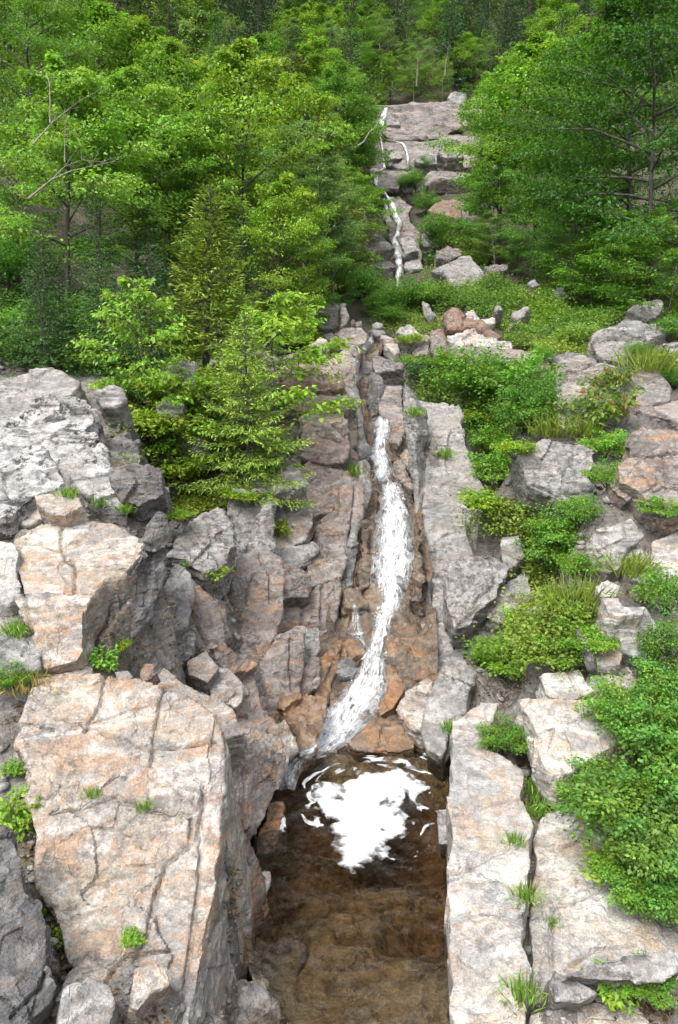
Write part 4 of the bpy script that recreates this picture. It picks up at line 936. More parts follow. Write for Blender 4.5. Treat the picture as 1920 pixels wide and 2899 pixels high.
def swirl(x, y, cx, cy_):
    r = np.hypot(x - cx, y - cy_); th = np.arctan2(y - cy_, x - cx) + .9 * np.log(r + .2)
    q = np.stack([r * 5.0, np.cos(th) * 1.1, np.sin(th) * 1.1], 1)
    return fbm(q + fbm(np.stack([x, y, 0 * x], 1) * 2.5, 2, 77)[:, None] * .5, 4, 71)
_fc = at_z(855 * 1920 / 1568, 1850 * 1920 / 1568, 0)
def f_main(x, y, sd):
    s = swirl(x, y, _fc[0], _fc[1])
    rag = fbm(np.stack([x * 4, y * 4, 0 * x], 1), 4, 72)
    rag2 = fbm(np.stack([x * 13, y * 13, 0 * x], 1), 3, 73)
    return sd * .9 + .09 * s + .08 * rag + .06 * rag2 + .02
foam_mesh('foam_patch', [(742, 1826), (770, 1800), (812, 1784), (860, 1778), (925, 1778), (968, 1796), (966, 1832), (945, 1862), (930, 1900), (930, 1930), (896, 1956), (866, 1990), (830, 2030), (796, 2022), (776, 1975), (766, 1930), (750, 1888), (742, 1850)],
          f_main, .013, 'large white swirling foam patch floating on the brown pool')
def f_arc(x, y, sd):
    s = swirl(x, y, _fc[0], _fc[1])
    north = np.clip((y - _fc[1] + .1) / .8, 0, 1)
    return np.minimum(sd, .06) * .4 + .13 * (s - .74 + .46 * north)
foam_mesh('foam_streaks', [(650, 1840), (680, 1770), (760, 1750), (870, 1738), (985, 1745), (1030, 1850), (1000, 1950), (950, 2010), (860, 2070), (760, 2050), (740, 1900), (700, 1960), (640, 1980)],
          f_arc, .012, 'thin white foam streaks curling round the big foam patch', kind='stuff', zup=.014, soft=.10)
def ribbon(name, reg, path, label, step_px=2.0, across=20, off=.05, rough=.04, parent=None, kind=None, thin=0.0):
    """white water shaped over the rock beneath it; path: (x, y, width) down the fall"""
    pts = np.array(path, float)
    ss = REG[reg][2]
    seg = np.hypot(np.diff(pts[:, 0]), np.diff(pts[:, 1])); cum = np.concatenate([[0], np.cumsum(seg)])
    n = max(6, int(cum[-1] / (step_px * ss)))
    tt = np.linspace(0, cum[-1], n)
    X = np.interp(tt, cum, pts[:, 0]); Yp = np.interp(tt, cum, pts[:, 1]); Wd = np.interp(tt, cum, pts[:, 2])
    k = np.ones(5) / 5
    def sm(a): return np.convolve(np.pad(a, 2, 'edge'), k, 'valid')
    X, Wd = sm(X), sm(Wd)
    G = np.zeros((n, across, 3)); ok = np.zeros((n, across), bool)
    us = np.linspace(-1, 1, across)
    dep = np.zeros((n, across))
    for i in range(n):
        for j in range(across):
            sx, sy = px(reg, X[i] + us[j] * Wd[i] / 2, Yp[i] + (us[j] ** 2) * Wd[i] * .08)
            h = BVH.ray_cast(CAMV, Vector(ray(sx, sy)).normalized())
            dep[i, j] = h[0].y if h[0] is not None else np.nan
    row = np.nanmedian(dep, 1)
    row = np.where(np.isnan(row), np.nanmedian(row), row)
    row2 = np.array([np.median(row[max(0, i - 2):i + 3]) for i in range(n)])
    for i in range(n):
        for j in range(across):
            d = dep[i, j]
            lim = .05 * row2[i]
            if np.isnan(d) or abs(d - row2[i]) > lim: d = row2[i] + np.clip((0 if np.isnan(d) else d) - row2[i], -lim, lim)
            sx, sy = px(reg, X[i] + us[j] * Wd[i] / 2, Yp[i] + (us[j] ** 2) * Wd[i] * .08)
            G[i, j] = at_y(sx, sy, d)
            if G[i, j, 2] < .03 and d < 12: G[i, j] = at_z(sx, sy, .03)      # lies on the pool once it gets there
    for _ in range(2):
        G[1:-1] = (G[:-2] + 2 * G[1:-1] + G[2:]) / 4
        G[:, 1:-1] = (G[:, :-2] + 2 * G[:, 1:-1] + G[:, 2:]) / 4
    view = np.array([0, 0, CAMZ]) - G; view /= np.linalg.norm(view, axis=2, keepdims=True)
    nrm = view * .6 + np.array([0, -.2, .6]); nrm /= np.linalg.norm(nrm, axis=2, keepdims=True)
    along = np.concatenate([[0], np.cumsum(np.linalg.norm(np.diff(G[:, across // 2], axis=0), axis=1))])
    wid = np.linalg.norm(G[:, -1] - G[:, 0], axis=1)
    fl = np.zeros((n, across, 3))
    fl[:, :, 0] = us[None] * wid[:, None] / 2 + 5; fl[:, :, 1] = along[:, None]
    end = np.clip(np.minimum(np.arange(n), np.arange(n)[::-1]) / 6, 0, 1)
    fl[:, :, 2] = np.clip(np.abs(us)[None] ** 2.5 * .9 + (1 - end)[:, None] * .5 + thin, 0, 1)
    q = np.stack([fl[:, :, 0].ravel() * 9, fl[:, :, 1].ravel() * 3.5, 0 * fl[:, :, 0].ravel()], 1) * (10 / max(8, row2.mean())) ** .7
    bump = fbm(q, 4, 91).reshape(n, across)
    G = G + nrm * (off + rough * bump * (1 - us[None] ** 2 * .5) + off * .6 * (1 - us[None] ** 2))[:, :, None]
    i = np.arange(n * across).reshape(n, across)
    F = np.stack([i[:-1, :-1].ravel(), i[:-1, 1:].ravel(), i[1:, 1:].ravel(), i[1:, :-1].ravel()], 1)
    P = G.reshape(-1, 3); c = P.mean(0); c[2] = P[:, 2].min()
    me = mesh_np(name, P - c, F)
    attr(me, 'flow', fl.reshape(-1, 3))
    o = link(name, me, M_WHITE, loc=c)
    if parent is not None: o.parent = parent; o.location = Vector(c) - parent.location
    else: tag(o, label, 'waterfall', kind=kind)
    return o

CAS = empty('cascade_water', (1, 14, 1), 'white cascade sliding down the stone chute into the pool', 'water', kind='structure')
ribbon('chute_water', 'Z2', [(1050, -745, 170), (1060, -660, 200), (1075, -580, 230), (1080, -470, 270), (1085, -300, 310), (1075, -150, 310), (1050, 0, 290), (1060, 60, 230), (1050, 180, 190), (1010, 290, 160), (980, 400, 130), (955, 480, 150), (925, 600, 220), (900, 700, 280), (850, 800, 350), (790, 900, 390), (725, 1000, 380), (670, 1090, 340), (610, 1180, 280), (530, 1240, 250), (430, 1285, 240), (350, 1340, 190), (310, 1430, 150), (290, 1540, 120)], '', across=34, parent=CAS, off=.06, rough=.06)
ribbon('side_trickle', 'Z2', [(790, 150, 30), (800, 220, 60), (800, 300, 110), (810, 390, 130), (850, 440, 60), (880, 500, 30)], '', across=14, parent=CAS, thin=.25)
ribbon('side_trickle', 'Z2', [(1000, 640, 40), (990, 760, 60), (940, 900, 60), (880, 950, 60)], '', across=12, parent=CAS, thin=.1)
ribbon('step_water', 'Z1', [(985, 230, 140), (1000, 280, 120), (990, 340, 120), (980, 420, 110), (975, 500, 130), (985, 520, 140), (1000, 580, 130), (1000, 640, 130), (990, 700, 160)], '', across=20, parent=CAS, off=.07, rough=.06)
ribbon('slot_water', 'Z4', [(522, 400, 30), (518, 480, 32), (514, 585, 26)], '', across=8, parent=CAS, off=.16)
ribbon('slot_water', 'Z4', [(600, 250, 50), (598, 300, 64), (575, 345, 56), (535, 385, 40)], '', across=12, parent=CAS, off=.16)
FAL = empty('cliff_water', (4, 60, 12), 'thin white waterfall strands running down the far cliff', 'water', kind='structure')
ribbon('fall_strand', 'Z3', [(435, 275, 40), (412, 330, 66), (395, 400, 64), (388, 450, 40), (380, 500, 34), (382, 555, 36), (392, 610, 26), (400, 660, 24), (407, 740, 26), (414, 800, 34), (418, 850, 40), (385, 880, 34), (358, 900, 40), (340, 935, 54), (335, 985, 50), (360, 1035, 36), (420, 1090, 34), (465, 1145, 44), (495, 1200, 84), (515, 1270, 96), (545, 1330, 98), (560, 1370, 64), (540, 1420, 46), (540, 1460, 54), (505, 1495, 54), (525, 1550, 84), (540, 1600, 100), (545, 1660, 100), (560, 1720, 60), (560, 1790, 80), (545, 1850, 76), (540, 1900, 46), (540, 2000, 30)], '', across=14, parent=FAL, off=.35, rough=.1, step_px=1.5)
ribbon('fall_strand', 'Z3', [(430, 575, 22), (530, 590, 24), (590, 605, 32), (618, 660, 34), (628, 700, 28), (638, 740, 34), (632, 800, 46)], '', across=10, parent=FAL, off=.3)

# ------------------------------------------------------------------ plants
def leaf_mat(name, trans=.42, rough=.45, gain=1.0):
    t = NT(name)
    tint = t.n('Attribute', attribute_name='tint').outputs['Color']
    oc = t.n('ObjectInfo').outputs['Color']
    c = t.mix(1.0, tint, oc, 'MULTIPLY')
    pr = t.n('BsdfPrincipled', ins={'Base Color': c, 'Roughness': rough, 'Specular IOR Level': .35})
    tl = t.n('BsdfTranslucent', ins={'Color': t.mix(1.0, c, (1.25, 1.2, .55), 'MULTIPLY')})
    mx = t.n('MixShader', ins={0: trans, 1: pr.outputs[0], 2: tl.outputs[0]})
    return t.out(mx.outputs[0])
def bark_mat(name, a, b, scale=9):
    t = NT(name)
    co = t.n('TexCoord').outputs['Object']
    st = t.n('Mapping', ins={'Vector': co, 'Scale': (1, 1, .25)}).outputs[0]
    c = t.mix(t.ramp(t.noise(st, scale, 4, .65), .42, .6), a, b)
    bp = t.n('Bump', ins={'Height': t.noise(st, scale * 2, 4, .6), 'Strength': .6, 'Distance': .02})
    return t.out(t.n('BsdfPrincipled', ins={'Base Color': c, 'Roughness': .9, 'Normal': bp.outputs[0]}).outputs[0])
M_LEAF = leaf_mat('leaf')
M_NEEDLE = leaf_mat('needles', .15, .55)
M_BARK = bark_mat('bark_grey', (.055, .047, .04), (.11, .097, .085))
M_BIRCH = bark_mat('bark_pale', (.36, .33, .29), (.20, .18, .155), 5)
M_DEAD = bark_mat('dead_wood', (.27, .24, .215), (.17, .15, .135))

def tube_arrays(pts, rad, ns=5):
    pts = np.asarray(pts, float); n = len(pts)
    d = np.gradient(pts, axis=0); d /= np.linalg.norm(d, axis=1, keepdims=True) + 1e-9
    a = np.cross(d, np.array([.31, .87, .2])); a /= np.linalg.norm(a, axis=1, keepdims=True) + 1e-9
    b = np.cross(d, a)
    th = np.linspace(0, 2 * math.pi, ns, endpoint=False)
    V = (pts[:, None] + (a[:, None] * np.cos(th)[None, :, None] + b[:, None] * np.sin(th)[None, :, None]) * np.asarray(rad)[:, None, None]).reshape(-1, 3)
    i = np.arange(n * ns).reshape(n, ns); j = np.roll(i, -1, 1)
    F = np.stack([i[:-1].ravel(), j[:-1].ravel(), j[1:].ravel(), i[1:].ravel()], 1)
    return V, F
class Wood:
    def __init__(s): s.V, s.F, s.n = [], [], 0
    def add(s, pts, rad, ns=5):
        V, F = tube_arrays(pts, rad, ns); s.V.append(V); s.F.append(F + s.n); s.n += len(V)
    def mesh(s, name):
        return mesh_np(name, np.concatenate(s.V), np.concatenate(s.F))
class Leaves:
    def __init__(s): s.d = []
    def add(s, P, A, N, L, W, T): s.d.append((P, A, N, L, W, T))
    def mesh(s, name, lobes=False):
        P, A, N, L, W, T = [np.concatenate(k) for k in zip(*s.d)]
        A = A / (np.linalg.norm(A, axis=1, keepdims=True) + 1e-9)
        S = np.cross(A, N); S /= np.linalg.norm(S, axis=1, keepdims=True) + 1e-9
        N = np.cross(S, A)
        L = L[:, None]; W = W[:, None]
        b = P; tip = P + A * L - N * L * .12
        l = P + A * L * .45 + S * W * .5 + N * W * .12; r = P + A * L * .45 - S * W * .5 + N * W * .12
        n = len(P)
        V = np.stack([b, l, tip, r], 1).reshape(-1, 3)
        k = np.arange(n)[:, None] * 4
        F = np.concatenate([k + np.array([0, 1, 2]), k + np.array([0, 2, 3])])
        me = mesh_np(name, V, F, smooth=False)
        attr(me, 'tint', np.repeat(T, 4, 0))
        return me

def rdir(rng, n, flat=1.0):
    v = rng.normal(size=(n, 3)); v[:, 2] *= flat
    return v / (np.linalg.norm(v, axis=1, keepdims=True) + 1e-9)
def tints(rng, n, col, var=.16, yellow=.15):
    c = np.array(col)[None] * 1.75 * (1 + rng.normal(0, var, (n, 1)))
    c = c + rng.random((n, 1)) ** 3 * yellow * np.array([[.16, .12, -.01]])
    return np.clip(c, .004, .6)
def spray(lv, rng, a, b, n, wide, thick, ll, col, droop=.15, var=.16, asp=.62):
    t = rng.random(n) ** .8
    ax = (b - a); Ln = np.linalg.norm(ax); ax = ax / (Ln + 1e-9)
    sd = np.cross(ax, [0, 0, 1.0]); sd = sd / (np.linalg.norm(sd) + 1e-9)
    o = rng.normal(0, 1, n) * wide * (.35 + .65 * np.sin(np.clip(t * 1.1, 0, 1) * math.pi * .85))
    P = a + np.outer(t * Ln * 1.12, ax) + np.outer(o, sd)
    P[:, 2] += rng.normal(0, thick, n) - np.abs(o) * droop
    A = ax[None] * .6 + np.outer(np.sign(o) * .8, sd) + rng.normal(0, .45, (n, 3)); A[:, 2] -= .25
    N = np.array([0, 0, 1.0]) + rng.normal(0, .42, (n, 3))
    L = ll * rng.uniform(.65, 1.2, n)
    lv.add(P, A, N, L, L * asp * rng.uniform(.8, 1.2, n), tints(rng, n, col, var))

def make_decid(seed, H, Rc, cb, nl, ll, per, col, up=(25, 62), bark=None, tr=.012, openness=0.0):
    rng = np.random.default_rng(seed)
    w, lv = Wood(), Leaves()
    k = 9
    tz = np.linspace(0, H * .93, k)
    wob = np.cumsum(rng.normal(0, .018 * H, (k, 2)), 0) * np.linspace(0, 1, k)[:, None]
    tp = np.column_stack([wob, tz])
    w.add(tp, np.linspace(H * tr, .008, k), 6)
    for i in range(nl):
        t = (i + .5) / nl
        h = H * (cb + (.97 - cb) * t ** .9)
        p0 = np.array([np.interp(h, tz, tp[:, 0]), np.interp(h, tz, tp[:, 1]), h * .96])
        az = i * 2.4 + rng.normal(0, .35)
        prof_ = max(.22, 1 - abs(t - .32) ** 1.6 * 1.75)
        Ln = Rc * prof_ * rng.uniform(.72, 1.15)
        el = R(up[0] + (up[1] - up[0]) * t + rng.normal(0, 7))
        d = np.array([math.cos(az) * math.cos(el), math.sin(az) * math.cos(el), math.sin(el)])
        q = np.linspace(0, 1, 5)
        pts = p0 + np.outer(q * Ln, d) + np.outer(q ** 2 * Ln * -.22, [0, 0, 1]) + rng.normal(0, .02 * Ln, (5, 3)) * q[:, None]
        w.add(pts, np.linspace(H * tr * .38, .006, 5), 4)
        ns = 8
        for j in range(ns):
            s = .28 + .72 * (j + .5) / ns
            a = np.array([np.interp(s, q, pts[:, m]) for m in range(3)])
            side = 1 if j % 2 else -1
            an = az + side * rng.uniform(.35, 1.0) * (1.15 - s * .6)
            sl = Ln * (.50 - .22 * s) * rng.uniform(.7, 1.25) + .12
            e2 = R(rng.uniform(-8, 26))
            b = a + sl * np.array([math.cos(an) * math.cos(e2), math.sin(an) * math.cos(e2), math.sin(e2)])
            w.add(np.array([a, (a + b) / 2 + [0, 0, .03], b]), np.array([.012, .008, .004]) * H / 8, 3)
            cj = np.array(col) * rng.uniform(.72, 1.28) * np.array([rng.uniform(.85, 1.15), 1, rng.uniform(.8, 1.2)])
            if rng.random() > openness: spray(lv, rng, a, b, per, sl * .42, .05 * H / 8, ll, cj)
    return w.mesh('trunk'), lv.mesh('crown'), bark or M_BARK

def make_conifer(seed, H, Rc, cb, step, per_whorl, col, tuft=.10, blen=.13, droop=.1, dens=1.0, rise=0.0):
    rng = np.random.default_rng(seed)
    w, lv = Wood(), Leaves()
    w.add(np.array([[0, 0, 0], [0, 0, H * .5], [0, 0, H]]), [H * .014 + .01, H * .009 + .006, .004], 6)
    z = H * cb
    while z < H * .985:
        t = (z / H - cb) / (1 - cb)
        Ln0 = Rc * ((1 - t) ** .85 * .95 + .05)
        nb = per_whorl if t < .8 else max(3, per_whorl - 2)
        off = rng.random() * 6
        for i in range(nb):
            az = off + i * 2 * math.pi / nb + rng.normal(0, .18)
            Ln = Ln0 * rng.uniform(.7, 1.1)
            el = R(-12 + 50 * t ** 1.5 + rise + rng.normal(0, 6))
            d = np.array([math.cos(az) * math.cos(el), math.sin(az) * math.cos(el), math.sin(el)])
            q = np.linspace(0, 1, 5)
            p0 = np.array([0, 0, z + rng.normal(0, step * .2)])
            pts = p0 + np.outer(q * Ln, d) + np.outer((-droop * np.sin(q * 2.2) + .16 * q ** 3) * Ln, [0, 0, 1])
            w.add(pts, np.linspace(.010, .003, 5) * (H / 4) ** .5, 3)
            nbr = max(4, int(Ln / (blen * .32) * dens))
            cb_ = np.array(col) * rng.uniform(.78, 1.2)
            for j in range(nbr):
                s = .12 + .9 * (j + .5) / nbr
                a = np.array([np.interp(min(s, 1), q, pts[:, m]) for m in range(3)])
                side = 1 if j % 2 else -1
                an = az + side * R(rng.uniform(38, 62)) * (1.12 - s * .55)
                bl = (blen * .6 + Ln * .30 * (1 - s * .72)) * rng.uniform(.75, 1.15)
                nt = max(2, int(bl / (tuft * .42)))
                u = (np.arange(nt) + .6) / nt
                dv = np.array([math.cos(an), math.sin(an), el * .5 - .05])
                P = a + np.outer(u * bl, dv) + rng.normal(0, tuft * .12, (nt, 3))
                P[:, 2] -= u ** 2 * bl * .12
                A = dv[None] + rng.normal(0, .38, (nt, 3))
                N = np.array([0, 0, 1.0]) + rng.normal(0, .5, (nt, 3))
                L = tuft * rng.uniform(.8, 1.25, nt)
                T = tints(rng, nt, cb_, .14, .05) * (1 + .35 * (u[:, None] > .8))
                lv.add(P, A, N, L, L * .26, T)
        z += step * (1 - .45 * t)
    return w.mesh('trunk'), lv.mesh('crown'), M_BARK

def make_shrub(seed, h, r, ns, ll, per, col, var=.16, asp=.6, red=0.0):
    rng = np.random.default_rng(seed)
    w, lv = Wood(), Leaves()
    for i in range(ns):
        az = i * 2.4 + rng.normal(0, .3)
        rr = r * math.sqrt((i + .5) / ns) * rng.uniform(.7, 1.1)
        top = np.array([math.cos(az) * rr, math.sin(az) * rr, h * rng.uniform(.6, 1.1) * (1 - .35 * (rr / r) ** 2)])
        q = np.linspace(0, 1, 5)
        pts = np.outer(q, top); pts[:, 2] = top[2] * q ** .75
        pts[:, :2] += rng.normal(0, .02 * r, (5, 2)) * q[:, None]
        w.add(pts, np.linspace(.010, .003, 5) * max(.5, h), 3)
        for j in range(4):
            s = .45 + .55 * (j + .6) / 4
            a = np.array([np.interp(s, q, pts[:, m]) for m in range(3)])
            an = az + (1 if j % 2 else -1) * rng.uniform(.4, 1.6)
            b = a + r * .34 * rng.uniform(.6, 1.1) * np.array([math.cos(an), math.sin(an), rng.uniform(-.05, .55)])
            c = np.array(col) * rng.uniform(.65, 1.3) * np.array([rng.uniform(.8, 1.25), 1, rng.uniform(.7, 1.2)])
            if rng.random() < red: c = np.array([.22, .07, .035])
            spray(lv, rng, a, b, per, r * .15, .05 * h, ll, c, .1, var, asp)
    return w.mesh('stems'), lv.mesh('foliage'), M_BARK

def make_grass(seed, n, h, r, col, wd=.012):
    rng = np.random.default_rng(seed)
    lv = Leaves()
    P = np.column_stack([rng.normal(0, r * .4, n), rng.normal(0, r * .4, n), np.zeros(n)])
    A = np.column_stack([P[:, 0] / r * .5 + rng.normal(0, .25, n), P[:, 1] / r * .5 + rng.normal(0, .25, n), np.ones(n)])
    N = rdir(rng, n, .2)
    L = h * rng.uniform(.5, 1.15, n)
    lv.add(P, A, N, L, np.full(n, wd), tints(rng, n, col, .2, .5))
    lv2 = Leaves(); k = n // 3
    Q = P[:k] + A[:k] / np.linalg.norm(A[:k], axis=1, keepdims=True) * (L[:k] * .7)[:, None]
    D = A[:k] * np.array([2.4, 2.4, -.1])
    lv.add(Q, D, np.array([0, 0, 1.0]) + rng.normal(0, .2, (k, 3)), L[:k] * .5, np.full(k, wd), tints(rng, k, col, .2, .5))
    return lv.mesh('blades')

BR = (.115, .20, .030)     # bright maple
MD = (.075, .155, .026)    # mid green
DK = (.045, .105, .022)    # deep green
GY = (.10, .165, .055)     # grey green birch
PROTO = {
 'maple': make_decid(1, 8, 3.0, .22, 26, .135, 90, BR),
 'maple2': make_decid(2, 9, 3.3, .18, 28, .13, 90, MD),
 'beech': make_decid(3, 10, 3.6, .16, 32, .125, 95, MD, up=(8, 55)),
 'birch': make_decid(4, 8, 2.0, .25, 26, .09, 100, GY, up=(35, 70), bark=M_BIRCH, tr=.008),
 'sapling': make_decid(5, 3.0, 1.15, .12, 14, .10, 30, BR, tr=.006, openness=.1),
 'sapling2': make_decid(6, 3.0, 1.25, .10, 14, .085, 40, MD, tr=.006, openness=.1),
 'fir': make_conifer(7, 3.2, 1.35, .05, .17, 6, (.082, .132, .026), tuft=.085, blen=.12, dens=1.1),
 'spruce': make_conifer(8, 5.0, 1.35, .04, .20, 6, (.068, .108, .024), tuft=.11, blen=.14, dens=1.4, rise=14),
 'hemlock': make_conifer(9, 6.0, 2.1, .03, .30, 6, (.034, .072, .020), tuft=.14, blen=.2, dens=.8, droop=.2),
 'farspruce': make_conifer(10, 10, 1.9, .06, .42, 6, (.030, .060, .024), tuft=.26, blen=.34, dens=.8, droop=.14),
}
SH = {
 'bush': make_shrub(21, .9, .7, 24, .06, 42, (.075, .16, .028)),
 'bush2': make_shrub(22, .8, .75, 22, .075, 34, (.10, .19, .032)),
 'lime': make_shrub(23, .6, .6, 20, .075, 28, (.15, .22, .03)),
 'dark': make_shrub(24, .8, .65, 20, .065, 30, (.032, .085, .030)),
 'rose': make_shrub(25, .75, .65, 26, .042, 75, (.085, .17, .032), asp=.7, var=.22),
 'redtip': make_shrub(26, .7, .55, 16, .085, 18, (.10, .16, .035), red=.16),
 'herb': make_shrub(27, .35, .30, 12, .10, 7, (.13, .21, .035), asp=.5),
}
GR = {'grass': make_grass(31, 160, .35, .35, (.12, .17, .04)), 'tuft': make_grass(32, 70, .22, .16, (.10, .18, .035)), 'dry': make_grass(33, 130, .30, .3, (.20, .18, .07))}
_prng = np.random.default_rng(99)

def jit(v): return 1 + _prng.normal(0, v)
def place(kind, loc, scale, rot, label, cat, group, tint=(1, 1, 1), name='tree', sz=None):
    tr, cr, bark = (PROTO.get(kind) or SH[kind])
    e = empty(name, loc, label, cat, group)
    e.rotation_euler = (_prng.normal(0, .03), _prng.normal(0, .03), rot)
    e.scale = (scale, scale, sz or scale)
    a = link('trunk' if kind in PROTO else 'stems', tr, bark, e)
    b = link('crown' if kind in PROTO else 'foliage', cr, M_NEEDLE if kind in ('fir', 'spruce', 'hemlock', 'farspruce') else M_LEAF, e)
    b.color = (*tint, 1)
    return e
PH = {'maple': 8, 'maple2': 9, 'beech': 10, 'birch': 8, 'sapling': 3, 'sapling2': 3, 'fir': 3.2, 'spruce': 5, 'hemlock': 6, 'farspruce': 10}
def tree_at(kind, dx, dy, Y, label, cat, group, tint=(1, 1, 1), wid=1.0, name='tree', sink=.15, minh=.8, maxh=16):
    """a tree whose top stands at print point (dx, dy), Y metres ahead; its foot is on the ground below"""
    p = at_y(dx / 1568 * 1920, dy / 1568 * 1920, Y)
    g = BVH.ray_cast(Vector((p[0], p[1], 300)), Vector((0, 0, -1)))[0]
    gz = g.z if g is not None else terr(p[0], p[1])[0]
    h = min(max(p[2] - gz + sink, minh), maxh)
    s = h / PH[kind]
    return place(kind, (p[0], p[1], gz - sink), s * wid, _prng.random() * 6.28, label, cat, group, tint, name, s)

GL, GRT = 'trees on the left bank', 'trees on the right slope'
tree_at('fir', 566, 712, 14.6, 'young bright green fir leaning over the left gorge wall', 'fir', GL, (1.45, 1.38, 1.0), .92, 'fir_tree')
tree_at('spruce', 452, 418, 17.5, 'tall olive spruce standing just behind the young fir', 'spruce', GL, (1.75, 1.55, 1.0), 1.25, 'spruce_tree')
tree_at('sapling', 630, 655, 17.0, 'light green maple sapling right behind the young fir', 'tree', GL, (1.35, 1.3, 1.1), 1.0, 'maple_sapling')
tree_at('sapling', 330, 620, 14.8, 'pale maple sapling with drooping leaves left of the fir', 'tree', GL, (1.25, 1.25, 1.2), .8, 'maple_sapling')
tree_at('sapling2', 560, 640, 19, 'small leafy sapling between the spruce and the maple sapling', 'tree', GL, (1.3, 1.3, 1.0), 1.0, 'maple_sapling')
tree_at('sapling', 690, 720, 19, 'small yellow green sapling beside the rounded grey boulder', 'tree', GL, (1.4, 1.3, 1.0), .9, 'maple_sapling')
tree_at('hemlock', 215, 415, 20.0, 'broad dark hemlock in the shade at the left', 'hemlock', GL, (.95, 1, 1), .9, 'hemlock_tree')
tree_at('hemlock', 340, 440, 22, 'second dark hemlock between the maple and the spruce', 'hemlock', GL, (.9, .95, 1), .85, 'hemlock_tree')
tree_at('hemlock', 95, 500, 18.5, 'dark hemlock low at the left edge under the maple', 'hemlock', GL, (1, 1, 1), .9, 'hemlock_tree')
tree_at('hemlock', 560, 470, 24, 'dark hemlock half hidden behind the tall olive spruce', 'hemlock', GL, (1, 1, 1), .8, 'hemlock_tree')
tree_at('hemlock', 225, 570, 16.6, 'low green hemlock in front of the other dark hemlocks', 'hemlock', GL, (1.25, 1.3, 1.1), 1.0, 'hemlock_tree')
tree_at('hemlock', 330, 560, 16.9, 'small dark hemlock left of the olive spruce', 'hemlock', GL, (.95, 1, 1), 1.1, 'hemlock_tree')
tree_at('hemlock', 90, 600, 16.0, 'small dark hemlock low at the left edge', 'hemlock', GL, (.9, 1, 1), 1.1, 'hemlock_tree')
tree_at('maple', 110, 120, 21.5, 'pale leaved maple with bare white branches at the left edge', 'maple', GL, (1.15, 1.2, 1.4), 1.0, 'maple_tree')
tree_at('maple', 300, 150, 23.5, 'silvery green maple reaching out over the dark hemlock', 'maple', GL, (1.05, 1.15, 1.3), .95, 'maple_tree')
tree_at('maple', 560, 90, 27, 'bright yellow green maple in the middle of the left bank', 'maple', GL, (1.15, 1.1, .95), .85, 'maple_tree')
tree_at('maple2', 425, 85, 30, 'mid green maple left of the bright yellow green one', 'maple', GL, (1.2, 1.15, 1.0), .9, 'maple_tree')
tree_at('birch', 740, 310, 31, 'slender grey green birch nearest the far chute on the left', 'birch', GL, (1.0, 1.05, 1.1), 1.1, 'birch_tree')
tree_at('birch', 700, 190, 34, 'grey green birch behind the slender birch', 'birch', GL, (1.05, 1.1, 1.1), 1.1, 'birch_tree')
tree_at('maple', 625, 395, 24.5, 'low lime green maple right of the olive spruce', 'maple', GL, (1.2, 1.15, .9), .8, 'maple_tree')
tree_at('maple2', 690, 470, 27, 'small maple over the grey boulder at the gorge head', 'maple', GL, (1.1, 1.1, 1.0), .85, 'maple_tree')
tree_at('birch', 770, 440, 33, 'bushy birch left of the far chute foot', 'birch', GL, (.95, 1.0, 1.0), 1.3, 'birch_tree')
tree_at('maple2', 800, 555, 37, 'deep green tree at the foot of the far chute', 'tree', GL, (.75, .85, .9), 1.1, 'maple_tree')
tree_at('maple2', 770, 560, 31, 'deep green tree just above the rounded grey boulder', 'tree', GL, (.7, .8, .85), .95, 'maple_tree')
tree_at('birch', 815, 210, 58, 'birch beside the middle of the far cliff', 'birch', GL, (1.1, 1.15, 1.0), 1.2, 'birch_tree')
tree_at('maple2', 790, 150, 55, 'leafy tree above the birches left of the cliff', 'tree', GL, (1.0, 1.05, 1.0), 1.0, 'maple_tree')
tree_at('maple', 822, 385, 50, 'small tree overhanging the cliff water from the left', 'tree', GL, (.9, 1.0, 1.0), 1.2, 'maple_tree')
tree_at('spruce', 745, 250, 44, 'brownish spruce between the birches and the maples', 'spruce', GL, (1.1, .8, .8), 1.2, 'spruce_tree')
tree_at('spruce', 690, 120, 52, 'dull brown green spruce above the left birches', 'spruce', GL, (1.0, .75, .75), 1.2, 'spruce_tree')
for i, (dx, dy, Y, k, tn, lb) in enumerate([(40, -90, 31, 'beech', (.95, 1, .9), 'deep green beech filling the top left corner'), (190, -40, 35, 'maple2', (1.2, 1.2, 1), 'tall mid green maple at the top left'), (300, 20, 37, 'maple', (1, 1, .9), 'maple at the top left beside the beech'),
        (20, 260, 25, 'maple2', (.9, 1, .9), 'maple cut by the left edge behind the pale maple'), (470, 230, 26, 'maple2', (1.05, 1.05, .9), 'maple behind the tip of the olive spruce'), (370, 290, 25, 'maple2', (.9, .95, .85), 'deep green maple above the second hemlock'),
        (480, 40, 42, 'birch', (1.1, 1.1, 1.0), 'round topped birch above the left maples'), (640, 160, 36, 'maple', (1.05, 1.05, .9), 'bright maple right of the yellow green one'), (380, 330, 29, 'beech', (.8, .9, .8), 'deep green beech behind the hemlocks'), (520, 300, 29, 'maple', (1, 1.05, .9), 'maple behind the olive spruce')]):
    tree_at(k, dx, dy, Y, lb, 'tree', GL, tn, .9, 'broadleaf_tree')
